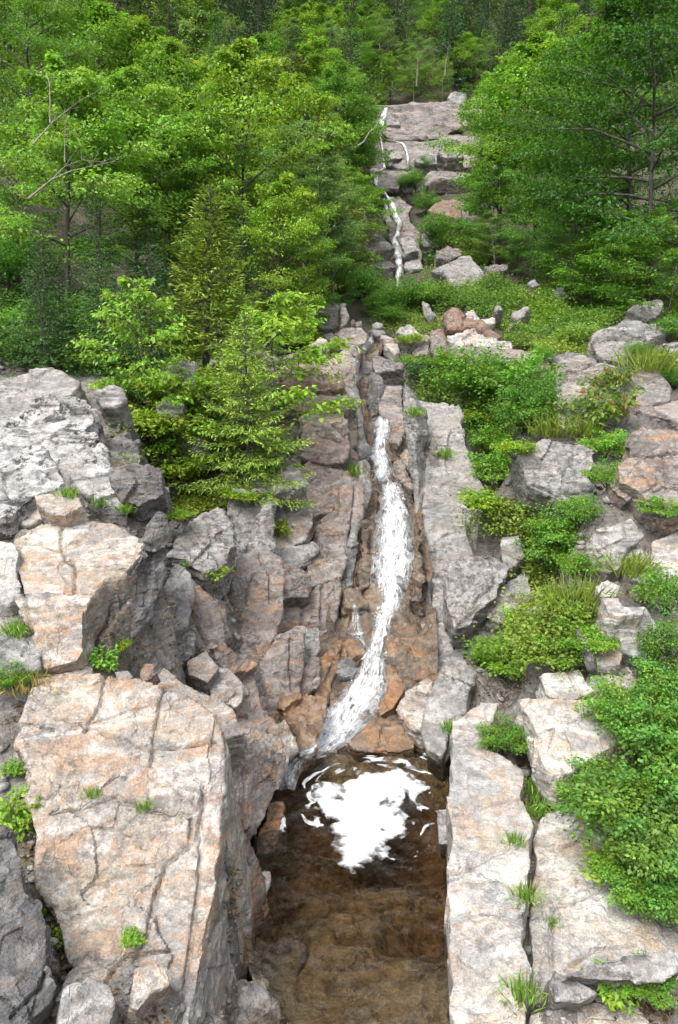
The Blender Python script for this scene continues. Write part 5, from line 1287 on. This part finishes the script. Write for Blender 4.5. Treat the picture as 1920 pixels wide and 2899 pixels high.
# right slope
for i, (dx, dy, Y, k, tn, wd, lb) in enumerate([
        (1175, 150, 50, 'maple2', (1.15, 1.2, 1.1), 1.0, 'tall maple standing right of the cliff top'), (1265, 70, 47, 'maple', (1.0, 1.1, .95), 1.0, 'light crowned maple at the upper right'), (1380, 20, 42, 'beech', (.95, 1.05, .9), .95, 'tall beech right of the light crowned maple'),
        (1490, -90, 36, 'beech', (.6, .75, .7), .95, 'very dark tall beech in the top right corner'), (1570, -150, 31, 'beech', (.45, .6, .6), .9, 'almost black green tree cut by the right edge'), (1160, 330, 47, 'maple2', (1.0, 1.1, 1.0), 1.05, 'maple overhanging the right side of the cliff'),
        (1250, 260, 41, 'beech', (.9, 1.05, .9), .9, 'layered beech in the middle of the right slope'), (1400, 200, 38, 'beech', (.8, .95, .8), .9, 'deep green beech right of the layered one'), (1330, 400, 35, 'beech', (.85, 1.0, .85), .9, 'low spreading beech above the right shrubs'),
        (1150, 470, 45, 'birch', (1.0, 1.05, .9), 1.3, 'bushy birch right of the cone shaped boulder'), (1200, 540, 41, 'maple2', (1.0, 1.1, .95), 1.0, 'low maple behind the cone shaped boulder'), (1420, 470, 32, 'maple', (.8, .95, .8), 1.05, 'rounded maple low at the right above the shrubs'),
        (1520, 480, 30, 'maple', (.85, .95, .85), 1.05, 'leafy maple low at the right edge'), (1270, 520, 37, 'maple2', (.8, .95, .8), 1.0, 'deep green maple left of the rounded maple'),
        (1310, 200, 45, 'maple', (1.0, 1.1, .9), 1.0, 'bright maple between the layered beeches'), (1150, 250, 66, 'maple', (1.05, 1.1, .9), 1.0, 'bright maple at the right rim of the cliff'), (1330, 540, 33.5, 'sapling2', (.9, 1, .8), 1.2, 'small dark sapling at the edge of the right trees'),
        (1470, 560, 29, 'sapling2', (.9, 1, .8), 1.3, 'sapling with layered leaves under the right edge trees'), (1380, 580, 31, 'sapling2', (1.0, 1.1, .8), 1.3, 'sapling in front of the rounded maple'), (1555, 560, 27, 'sapling2', (.9, 1, .8), 1.3, 'sapling low at the right edge above the boulders')]):
    tree_at(k, dx, dy, Y, lb, 'tree', GRT, tn, wd, 'broadleaf_tree')
# around the cliff
for i, (dx, dy, Y, k, tn, wd, lb) in enumerate([
        (1040, 235, 83, 'maple2', (.9, 1.0, 1.0), .8, 'small tree growing on the right half of the cliff'), (960, 95, 98, 'birch', (1.1, 1.15, 1), 1.3, 'birch with a white stem above the cliff'), (905, 120, 96, 'maple', (1, 1.05, .9), 1, 'maple left above the cliff'), (1025, 120, 97, 'birch', (1.1, 1.1, 1), 1.2, 'pale birch right above the cliff'),
        (990, 150, 95, 'sapling2', (.9, .9, .7), 1.1, 'round olive bush on the cliff rim'), (1075, 70, 102, 'maple', (1.1, 1.1, 1), 1, 'light maple behind the right cliff rim'), (860, 60, 105, 'maple2', (1, 1, .9), 1, 'maple high left of the cliff'), (880, 190, 90, 'maple', (1, 1.05, .9), .9, 'tree at the left end of the cliff rim'),
        (1085, 190, 94, 'maple2', (.8, .9, .8), 1.0, 'dark tree at the right end of the cliff rim')]):
    tree_at(k, dx, dy, Y, lb, 'tree', 'trees round the cliff rim', tn, wd, 'broadleaf_tree', maxh=11)

# the wood behind: every stem its own tree
def far_wood():
    rng = np.random.default_rng(12)
    pts = []
    tries = 0
    while len(pts) < 470 and tries < 60000:
        tries += 1
        Y = 46 + 170 * rng.random() ** 1.25
        x = (-.30 + .56 * rng.random() if rng.random() < .35 else -.13 + .36 * rng.random()) * (Y + 6)
        L = np.interp(Y, _chY, _chL)
        if Y < 100 and L - 2.5 < x < L + 13 - (Y < 60) * 4: continue
        if Y < 62 and x > 0: continue
        sp = 2.2 + .011 * Y
        if any((x - a) ** 2 + (Y - b) ** 2 < sp * sp for a, b in pts): continue
        pts.append((x, Y))
    for x, Y in pts:
        zone = ('lower' if Y < 110 else 'upper') + (' wood left of the cliff' if x < .03 * Y else ' wood right of the cliff' if x > .14 * Y else ' wood straight above the cliff')
        g = BVH.ray_cast(Vector((x, Y, 400)), Vector((0, 0, -1)))[0]
        if g is None: continue
        con = rng.random() < np.interp(Y, [50, 85, 120, 220], [.12, .35, .6, .75])
        v = rng.uniform(.85, 1.2)
        if con:
            tn = np.array([1, 1, 1.0]) * v
            if rng.random() < .25: tn *= [1.25, .9, .85]
            if rng.random() < .2: tn *= [1.0, 1.4, 1.3]
            place('farspruce', (x, Y, g.z - .2), rng.uniform(.7, 1.25) * (1 + .0015 * Y), rng.random() * 6, 'dark pointed spruce in the ' + zone, 'spruce', 'spruces of the ' + zone, tuple(tn), 'spruce_tree')
        else:
            k = rng.choice(['maple', 'maple2', 'birch', 'birch'])
            lb = {'maple': 'light green maple', 'maple2': 'mid green broadleaf tree', 'birch': 'grey green birch'}[k]
            place(k, (x, Y, g.z - .2), rng.uniform(.75, 1.2) * (1 + .001 * Y), rng.random() * 6, lb + ' in the ' + zone, 'tree', (lb + 's').replace('birchs', 'birches') + ' of the ' + zone, (1.0 * v, 1.05 * v, 1.0 * v), 'broadleaf_tree')
far_wood()

# shrubs and tufts, each set on the rock or soil under its print point
def shrub(kind, dx, dy, wpx, label, group='shrubs on the right bank', tint=(1, 1, 1), hs=1.0, name='shrub', cat='shrub'):
    p, n = cast('D', dx, dy)
    if p is None: return
    base_r = {'bush': .7, 'bush2': .75, 'lime': .6, 'dark': .65, 'rose': .65, 'redtip': .55, 'herb': .30}[kind]
    dist = (p - CAMV).length
    s = (wpx / 2) / 1823 * dist / base_r / .95
    place(kind, (p.x, p.y, p.z - .05 * s), s, _prng.random() * 6.28, label, cat, group, tint, name, s * hs)
GB = 'shrubs on the right bank'
for a in [
    ('rose', 1470, 1990, 300, 'big deep green bush spilling over the pale slabs at the right', (1, 1, 1), 1.0), ('rose', 1530, 1800, 260, 'upper part of the dense green thicket at the right edge', (1.0, 1.05, 1), 1.0), ('rose', 1400, 1880, 200, 'round green bush against the white stepped block', (1.05, 1.05, .9), .9),
    ('rose', 1540, 2120, 200, 'green bush hanging over the slab at the lower right edge', (.95, 1, 1), .9), ('rose', 1545, 1620, 170, 'green bush above the thicket at the right edge', (.95, 1.05, 1), 1.0), ('bush', 1540, 1420, 150, 'leafy bush at the right edge below the big boulder', (1.1, 1.1, 1), 1.0),
    ('rose', 1480, 1720, 230, 'deep green bush in the middle of the right thicket', (1, 1.05, .95), 1.0), ('rose', 1560, 1950, 240, 'dense green bush cut by the right edge', (.95, 1.05, .95), 1.1), ('rose', 1500, 2100, 160, 'green bush low at the front of the right thicket', (1.05, 1.1, .95), .9),
    ('lime', 1440, 2030, 150, 'bright lime bush at the tip of the right thicket', (.9, 1.05, 1.0), .7),
    ('bush', 1520, 1520, 130, 'green shrub tucked behind the long grey block', (1, 1, 1), 1.0),
    ('bush2', 1190, 1560, 190, 'feathery light green shrub above the gorge right wall', (1.1, 1.1, .9), .9), ('bush2', 1280, 1530, 150, 'yellowish shrub right of the feathery one', (1.2, 1.1, .8), .8), ('bush', 1140, 1530, 110, 'small shrub at the left of the feathery one', (1.3, 1.2, .9), .8),
    ('rose', 1165, 1745, 110, 'compact dark green shrub growing in the slab crack', (.95, .95, .8), 1.2), ('bush2', 1330, 1490, 140, 'pale green weeds left of the long tilted block', (1.1, 1.1, .8), .8),
    ('bush', 1300, 1280, 150, 'bush right under the blocky grey boulder', (1.1, 1.15, .9), 1.0), ('bush2', 1230, 1480, 150, 'light green bush above the feathery shrub', (1.2, 1.15, .85), .9), ('bush2', 1370, 1500, 110, 'light weeds in front of the long tilted block', (1.2, 1.2, .9), .7), ('bush', 1275, 1330, 150, 'mid green shrub below the blocky grey boulder', (.95, 1, .9), 1.1), ('lime', 1260, 1235, 120, 'broad leaved yellow green shrub at the boulder corner', (.95, 1.05, 1.0), .9), ('bush', 1345, 1340, 110, 'shrub at the right of the mid green one', (1.2, 1.15, .8), .9), ('bush', 1340, 1220, 90, 'leafy shoots below the blocky grey boulder', (1.1, 1.1, 1), 1.2), ('lime', 1310, 1420, 110, 'yellow green weeds above the tilted block', (.95, 1, .9), .7),
    ('lime', 1130, 1190, 150, 'yellow tipped bush draped over the right gorge wall', (.9, 1.0, .8), .8), ('bush2', 1160, 1120, 160, 'light green bush left of the blocky grey boulder', (1.0, 1.1, .9), .9), ('bush', 1130, 1060, 130, 'leafy bush under the long shrub bank', (1.1, 1.15, .9), 1.0), ('lime', 1190, 1060, 100, 'yellow green bush beside the blocky grey boulder', (.9, 1, .8), .9),
    ('bush', 1090, 935, 190, 'rounded green bush in the middle of the shrub bank', (1, 1.05, .9), 1.0), ('bush2', 1180, 930, 200, 'wide green bush at the crown of the shrub bank', (.9, 1, .9), 1.0), ('bush', 1245, 960, 130, 'dark leaved bush at the right of the shrub bank', (.75, .9, .9), 1.1), ('dark', 985, 895, 110, 'dark blue green bush at the left of the shrub bank', (1.1, 1.05, 1.15), 1.0), ('bush2', 1040, 860, 120, 'light bush above the dark blue green one', (1.0, 1.0, .85), .9), ('bush', 1210, 1000, 150, 'green bush at the foot of the shrub bank', (.9, 1, .9), .9), ('lime', 1120, 990, 120, 'yellow leaved bush in front of the shrub bank', (.85, .95, .8), .8),
    ('redtip', 1385, 1000, 170, 'shrub with red tipped leaves right of the shrub bank', (1.0, 1.1, 1.0), 1.0), ('redtip', 1420, 910, 100, 'small red leaved shrub on the smooth slab', (1.0, 1.0, 1.0), 1.0), ('bush2', 1400, 1060, 120, 'green shrub between the two large right boulders', (1.1, 1.15, .9), 1.0), ('bush', 1405, 1130, 100, 'leafy shrub lower between the two large boulders', (1.2, 1.2, .9), .9), ('bush2', 1540, 1190, 110, 'shrub under the big right boulder', (1.05, 1.1, .9), .7), ('bush2', 1330, 1180, 80, 'light weeds under the blocky boulder', (1.1, 1.1, .9), .8),
    ('lime', 950, 800, 60, 'yellowish shrub in the crack at the gorge head', (.9, .95, .8), 1.0), ('bush2', 945, 850, 60, 'light shrub along the upper right fin', (1.2, 1.1, .8), .9), ('bush', 1255, 835, 60, 'little shrub in the slab crack', (1.2, 1.2, .9), .9), ('bush', 1545, 790, 90, 'grey green shrub behind the right boulders', (.9, 1, 1.1), .9), ('bush', 1480, 830, 80, 'low shrub against the flat topped boulder', (1.0, 1.0, 1), .7), ('bush', 1560, 900, 80, 'shrub cut by the right edge beside the slab', (1.0, 1.05, 1), .9), ('dark', 1180, 860, 60, 'tiny bush on the slab edge', (1.6, 1.5, 1), .7),
    ('bush', 920, 725, 110, 'bush at the foot of the far chute', (.9, 1, .9), 1.0), ('bush', 970, 720, 100, 'second bush at the foot of the far chute', (1.0, 1.05, .9), 1.0), ('bush', 900, 750, 80, 'low bush above the jammed stones', (.9, .95, .8), .8)]:
    k, x, y, w, lb, tn, hs = a
    shrub(k, x, y, w, lb, GB, tn, hs)
GLB = 'shrubs on the left bank'
for x, y, w, lb in [(850, 705, 90, 'dark bush left of the far chute foot'), (872, 735, 70, 'bush between the chute foot and the jammed stones'), (830, 690, 80, 'bush under the trees left of the chute'), (1000, 560, 70, 'shrub growing in the broken rock beside the chute'), (985, 500, 60, 'shrub under the overhanging cliff block'), (1000, 590, 60, 'upright shrub left of the cone boulder'), (960, 440, 50, 'shrub on the ledge left of the cliff block'), (935, 440, 40, 'small shrub on the cliff ledge above the falls'), (980, 400, 40, 'pale grass bush on the cliff ledge')]:
    shrub('bush', x, y, w, lb, 'shrubs round the far cliff', (.9, 1, .9), 1.3)
for a in [
    ('lime', 330, 1030, 190, 'yellow green leaves spilling into the wet recess', (.9, .95, .85), .9), ('lime', 440, 960, 200, 'bright maple leaves at the left skirt of the fir', (.9, 1.0, .9), 1.1), ('bush2', 500, 1030, 190, 'light green bush under the fir skirt', (1.0, 1.0, .9), 1.0), ('lime', 410, 1120, 170, 'lime bush on the mossy ledge', (.85, .9, .8), .8), ('bush2', 600, 1100, 110, 'light bush on the ledge right of the fir foot', (1.0, 1.0, .8), .8), ('bush', 330, 940, 130, 'green bush above the wet recess', (.9, .95, .8), 1.0),
    ('lime', 400, 1010, 190, 'yellow green maple bush left of the fir foot', (.95, 1.0, .9), .8), ('lime', 470, 1090, 170, 'bright maple bush below the fir', (.9, 1.0, .9), .7), ('bush2', 360, 1060, 130, 'leafy bush in the wet recess', (.9, .95, .8), .8), ('bush', 340, 880, 120, 'shrub at the edge of the forest soil', (.9, 1, .8), .8), ('lime', 420, 820, 130, 'pale leaved bush left of the fir', (.9, .95, .9), 1.0),
    ('bush2', 300, 790, 120, 'light twig bush on the forest edge', (1.1, 1.1, 1), .9), ('bush', 150, 800, 200, 'broad leaved undergrowth bush under the hemlocks', (.9, 1.05, .9), .8), ('bush2', 60, 790, 180, 'undergrowth bush at the left edge', (.8, .95, .85), .8), ('bush', 250, 840, 120, 'undergrowth bush above the lichen rock', (.9, 1, .8), .7), ('bush', 40, 690, 180, 'leafy bush under the left edge trees', (.75, .95, .8), 1.2),
    ('bush2', 700, 810, 120, 'light leafy bush above the dark overhang', (1.25, 1.15, .9), .8), ('lime', 650, 760, 130, 'yellow green bush behind the dark overhang', (.95, 1.0, .9), 1.0), ('herb', 645, 1240, 60, 'yellow and green plant on the tan wall slab', (1.1, 1.0, .8), 1.1), ('herb', 500, 1335, 60, 'small maple seedling with a red leaf', (1.1, 1.0, .8), .8),
    ('lime', 280, 1510, 50, 'yellow green weed in the gap below the split block', (1.1, 1.1, .8), 1.2), ('herb', 240, 1540, 70, 'light green plant on the ledge below the split block', (.9, 1.2, 1.1), 1.0), ('bush', 30, 1590, 90, 'shrub at the left edge above the big outcrop', (1.0, 1.05, .8), .9), ('herb', 50, 1920, 90, 'big leaved plant at the left edge beside the dark boulder', (1.1, 1.2, .9), 1.5), ('herb', 35, 1790, 50, 'small plant in the left edge crack', (.8, 1, .8), 1.0),
    ('herb', 125, 2180, 45, 'little green plant in the boulder crack', (1, 1.1, .8), 1.0), ('herb', 305, 2185, 45, 'fern like tuft growing on the big outcrop', (1, 1.2, .9), 1.2), ('herb', 100, 2110, 36, 'little weed above the boulder crack', (1, 1, .7), 1.0), ('bush', 650, 950, 80, 'leafy twigs hanging beside the overhang slab', (1.2, 1.2, 1), .8), ('lime', 390, 1200, 100, 'mossy green plants behind the split block', (.85, .95, .7), .5), ('lime', 560, 1150, 120, 'mossy plants under the fir', (.8, .85, .6), .4)]:
    k, x, y, w, lb, tn, hs = a
    shrub(k, x, y, w, lb, GLB, tn, hs)
# grass tufts and weeds in the cracks
def tuft(kind, dx, dy, s, label, group, tint=(1, 1, 1)):
    p, n = cast('D', dx, dy)
    if p is None: return
    o = link('grass_tuft', GR[kind], M_LEAF, None, (p.x, p.y, p.z - .02))
    o.scale = (s, s, s); o.rotation_euler[2] = _prng.random() * 6; o.color = (1.25, 1.25, 1.1, 1)
    tag(o, label, 'grass', group)
GT = 'grass tufts in the rock cracks'
for k, x, y, s, lb in [('tuft', 1218, 2080, .9, 'grass tuft in the crack of the pool slab'), ('tuft', 1190, 1950, .7, 'small grass tuft on the pool slab'), ('tuft', 1210, 2310, 1.0, 'grass tuft low in the slab crack'), ('tuft', 1240, 1890, 1.3, 'leafy grass in the crack below the compact shrub'), ('tuft', 1228, 1840, 1.2, 'grass in the crack just under the compact shrub'), ('tuft', 1277, 2140, .6, 'tiny grass tuft on the outer slab'),
        ('herb', 0, 0, 0, ''), ('tuft', 290, 1185, .9, 'grass fringe on top of the split cream block'), ('tuft', 230, 1170, .9, 'grass behind the split cream block'), ('tuft', 160, 1150, .8, 'grass beside the small orange knob'), ('tuft', 215, 1840, .5, 'sprig in the crack of the big outcrop'), ('tuft', 335, 1868, .5, 'second sprig in the crack of the big outcrop'), ('tuft', 40, 1470, 1.0, 'grass in the left edge crack'),
        ('grass', 1450, 1330, 1.2, 'grass on the ledge under the right white rock'), ('dry', 1210, 1410, 1.2, 'straw coloured grass beside the feathery shrub'), ('dry', 1260, 1400, 1.2, 'dry grass above the feathery shrub'), ('grass', 1330, 1400, 1.3, 'grass between the right weeds'), ('tuft', 1040, 1690, .9, 'tuft in the right wall joint'), ('tuft', 820, 1100, 1.6, 'tuft below the square block of the left wall'), ('tuft', 700, 1475, .0, ''),
        ('grass', 1540, 870, 2.0, 'tall grass at the right edge beside the flat topped boulder'), ('grass', 1500, 860, 2.0, 'grass below the flat topped boulder'), ('grass', 1270, 1010, 1.6, 'grass at the foot of the shrub bank'), ('grass', 1330, 1005, 1.5, 'grass between shrub bank and red tipped shrub'), ('dry', 60, 1590, 1.0, 'dry grass at the left edge ledge'), ('tuft', 1030, 1060, 1.4, 'tuft on the right wall top'), ('tuft', 960, 962, 1.3, 'sprig over the right fin'), ('tuft', 430, 1310, 1.0, 'tuft in the dark cleft')]:
    if s and lb: tuft(k, x, y, s, lb, GT)
shrub('herb', 1415, 2300, 90, 'light green rosette plant on the lower right slab', GB, (1.0, 1.15, .9), 1.0)
shrub('bush', 1500, 2290, 110, 'low plant at the lower right edge', GB, (1.1, 1.15, .9), .6)

# low cover that reads as one mass
def cover(name, poly, n, h, ll, col, label, seed, clump=1.0, ymax=70, spread=.28):
    rng = np.random.default_rng(seed)
    pa = np.array(poly, float); lo, hi = pa.min(0), pa.max(0)
    lv = Leaves()
    Ps = []
    k = 0
    while k < n:
        q = lo + rng.random((3000, 2)) * (hi - lo)
        q = q[in_poly(q[:, 0], q[:, 1], poly) > 0]
        for x, y in q:
            p = cast_soil(x, y)
            if p is not None and 8 < p.y < ymax: Ps.append((p.x, p.y, p.z))
            k += 1
    Ps = np.array(Ps)
    # even the density out over the ground: far points stand closer in the print
    rep = 9
    P = np.repeat(Ps, rep, 0); m = len(P)
    P[:, :2] += rng.normal(0, spread if h > .2 else .06, (m, 2))
    cl = fbm(np.column_stack([P[:, :2] * .75 * clump, np.zeros(m)]), 3, seed) * .6 + .55
    hh = np.clip(cl, .08, 1.3) * h
    P[:, 2] += hh * rng.random(m) ** .55 - .03
    c2 = fbm(np.column_stack([P[:, :2] * .5, np.zeros(m)]), 2, seed + 5)[:, None]
    T = tints(rng, m, col, .16, .3) * (1 + .3 * c2 * np.array([[1.1, .8, .3]]))
    A = rdir(rng, m, .5); N = np.array([0, 0, 1.0]) + rng.normal(0, .5, (m, 3))
    L = ll * rng.uniform(.6, 1.25, m)
    lv.add(P, A, N, L, L * .6, np.clip(T, .01, .5))
    o = link(name, lv.mesh(name), M_LEAF)
    tag(o, label, 'ground cover', kind='stuff')
cover('undergrowth', [(985, 640), (1150, 665), (1230, 650), (1300, 640), (1568, 680), (1600, 760), (1568, 790), (1500, 760), (1370, 760), (1380, 800), (1340, 805), (1200, 790), (1120, 740), (1040, 720), (985, 745), (890, 745), (890, 715), (980, 690)], 7500, .65, .10, (.095, .17, .034), 'low light green shrubs covering the slope below the right trees', 41)
cover('undergrowth', [(985, 500), (1090, 470), (1150, 640), (1000, 640), (990, 560)], 900, 1.0, .2, (.085, .15, .035), 'green scrub on the broken ground right of the far chute', 47)
cover('undergrowth', [(0, 680), (200, 700), (400, 740), (430, 830), (300, 870), (180, 870), (0, 850)], 3500, .45, .09, (.05, .11, .025), 'shady green undergrowth beneath the left hemlocks', 42)
cover('undergrowth', [(430, 1125), (560, 1135), (570, 1170), (450, 1180), (400, 1215), (365, 1205)], 300, .10, .06, (.10, .14, .025), 'mossy low plants on the ledge under the fir', 43)
cover('undergrowth', [(1080, 1100), (1160, 1160), (1240, 1200), (1300, 1380), (1390, 1480), (1330, 1540), (1230, 1530), (1220, 1300), (1060, 1180)], 1500, .30, .07, (.125, .18, .035), 'weeds filling the gully down the right bank', 45)
cover('undergrowth', [(960, 880), (1060, 830), (1280, 900), (1290, 1000), (1130, 1010), (980, 930)], 1200, .5, .09, (.085, .16, .03), 'dense leafy filling of the shrub bank', 46)

def bare_branch(reg, pts, r, Y, label, mat=None):
    P = [at_y(*px(reg, x, y), Y + k * .25) for k, (x, y) in enumerate(pts)]
    w = Wood(); w.add(np.array(P) - P[0], np.linspace(r * .6, r * .15, len(P)), 5)
    rg = np.random.default_rng(int(abs(P[0][0] * 97 + P[0][2] * 31)) + 3)
    for k in range(5):
        q = rg.integers(1, len(P)); a0 = (P[q] - P[0]) * 1.0; L_ = np.linalg.norm(P[-1] - P[0]) * rg.uniform(.15, .35)
        dr = (P[-1] - P[0]) / (np.linalg.norm(P[-1] - P[0]) + 1e-6) + rg.normal(0, .55, 3)
        w.add(np.array([a0, a0 + dr * L_ * .5 + rg.normal(0, .05, 3) * L_, a0 + dr * L_]), np.array([.25, .16, .06]) * r, 4)
    o = link('bare_branch', w.mesh('bare_branch'), mat or M_DEAD, None, P[0])
    tag(o, label, 'branch', 'bare pale branches')
bare_branch('R1', [(130, 920), (240, 830), (300, 770), (380, 740), (480, 750)], .045, 19.3, 'bare white limb forking out of the left maple')
bare_branch('R1', [(240, 830), (330, 790), (420, 770), (530, 745)], .03, 19.2, 'lower bare white limb of the left maple')
bare_branch('R1', [(150, 670), (240, 570), (300, 520), (370, 465)], .04, 19.2, 'upper bare white limb slanting through the left maple')
bare_branch('R1', [(232, 570), (232, 470), (230, 400), (220, 350)], .03, 19.5, 'upright bare white twig in the left maple')
bare_branch('R1', [(300, 750), (300, 640), (300, 560)], .025, 19.4, 'short upright bare twig in the left maple')
bare_branch('Z3', [(170, 600), (230, 560), (280, 470), (330, 430)], .10, 47, 'white birch stem leaning beside the cliff')
bare_branch('Z3', [(0, 1480), (60, 1420), (140, 1350), (230, 1290)], .07, 36, 'white leaning branch left of the far chute')
bare_branch('R2', [(490, 350), (492, 300), (505, 230)], .10, 93, 'dead pale stem above the cliff')
bare_branch('R2', [(358, 400), (362, 330), (365, 280)], .10, 92, 'white birch stem above the cliff rim')
bare_branch('R1', [(1375, 1090), (1378, 1000), (1380, 920)], .06, 28, 'thin pale trunk in the left wood')
bare_branch('R1', [(1075, 1010), (1085, 900), (1092, 730)], .05, 26, 'straight grey stem below the bright maple')
bare_branch('R3', [(1135, 410), (1220, 425), (1310, 440)], .07, 19.5, 'grey fallen log on the left bank behind the fir')

cover('undergrowth', [(0, 0), (1568, 0), (1568, 260), (1130, 260), (1085, 215), (1000, 215), (880, 235), (860, 300), (840, 420), (0, 420)], 7000, 3.2, .34, (.075, .135, .032), 'light green scrub under the wood on the hill', 48, clump=.3, ymax=260, spread=.9)
cover('undergrowth', [(880, 745), (960, 740), (1080, 735), (1130, 770), (1250, 790), (1360, 800), (1370, 830), (1250, 815), (1150, 800), (1000, 790), (960, 830), (930, 820), (930, 790)], 1500, .35, .09, (.11, .17, .035), 'light green weeds round the stones at the gorge head', 49)
cover('undergrowth', [(250, 900), (430, 880), (640, 980), (640, 1120), (560, 1160), (400, 1200), (280, 1050)], 1300, .25, .07, (.10, .15, .028), 'weeds and moss on the soil round the fir foot', 50)
# litter and moss lodged in the joints
def litter(name, n, ll, cols, label, seed, h, ybox=(1100, 2368), asp=.5):
    rng = np.random.default_rng(seed)
    P = []
    for x, y in zip(rng.uniform(0, 1568, n), rng.uniform(*ybox, n)):
        p = cast_soil(x, y)
        if p is not None and p.y < 27 and p.z > prof(p.y) + .35: P.append(p[:])
    P = np.repeat(np.array(P), 5, 0); m = len(P)
    keep = fbm(P * 1.6, 2, seed) > -.05
    P = P[keep]; m = len(P)
    P = P + rng.normal(0, .05, (m, 3)) * np.array([1, 1, 0]) + np.array([0, 0, 1]) * (.01 + h * rng.random((m, 1)))
    T = np.array(cols)[rng.integers(0, len(cols), m)] * rng.uniform(.6, 1.3, (m, 1))
    L = ll * rng.uniform(.6, 1.3, m)
    lv = Leaves(); lv.add(P, rdir(rng, m, .3), np.array([0, 0, 1.0]) + rng.normal(0, .35, (m, 3)), L, L * asp, T)
    tag(link(name, lv.mesh(name), M_LEAF), label, 'litter', kind='stuff')
litter('leaf_litter', 9000, .055, [(.17, .10, .05), (.12, .075, .04), (.22, .15, .08), (.09, .06, .04)], 'brown dead leaves caught between the rocks', 61, .02)
litter('moss', 9000, .03, [(.10, .13, .02), (.14, .15, .025), (.07, .11, .02)], 'yellow green moss in the joints between the rocks', 62, .035)

def pebbles():
    rng = np.random.default_rng(77)
    bm = bmesh.new(); bmesh.ops.create_icosphere(bm, subdivisions=1, radius=1.0)
    base = np.array([v.co[:] for v in bm.verts]); fc = np.array([[v.index for v in f.verts] for f in bm.faces]); bm.free()
    V, F, n = [], [], 0
    for x, y in zip(rng.uniform(0, 1568, 9000), rng.uniform(760, 2368, 9000)):
        p = cast_soil(x, y)
        if p is None or p.y > 30 or p.z < prof(p.y) + .2: continue
        if vnoise(np.array([[p.x * 1.1, p.y * 1.1, 0]]), 55)[0] < -.1: continue
        r = (.012 + .05 * rng.random() ** 4) * (.6 + p.y / 14)
        v = base * rng.uniform(.7, 1.15, (len(base), 1)) * r * np.array([rng.uniform(.8, 1.5), rng.uniform(.8, 1.3), rng.uniform(.5, .9)])
        a = rng.random() * 6.28; c, s_ = math.cos(a), math.sin(a)
        v = np.column_stack([v[:, 0] * c - v[:, 1] * s_, v[:, 0] * s_ + v[:, 1] * c, v[:, 2]])
        V.append(v + np.array(p[:]) + [0, 0, r * .25]); F.append(fc + n); n += len(v)
    o = link('gravel', mesh_np('gravel', np.concatenate(V), np.concatenate(F), smooth=False), MAT['g'])
    tag(o, 'small grey stone chips lying in the gaps between the rocks', 'gravel', kind='stuff')
pebbles()
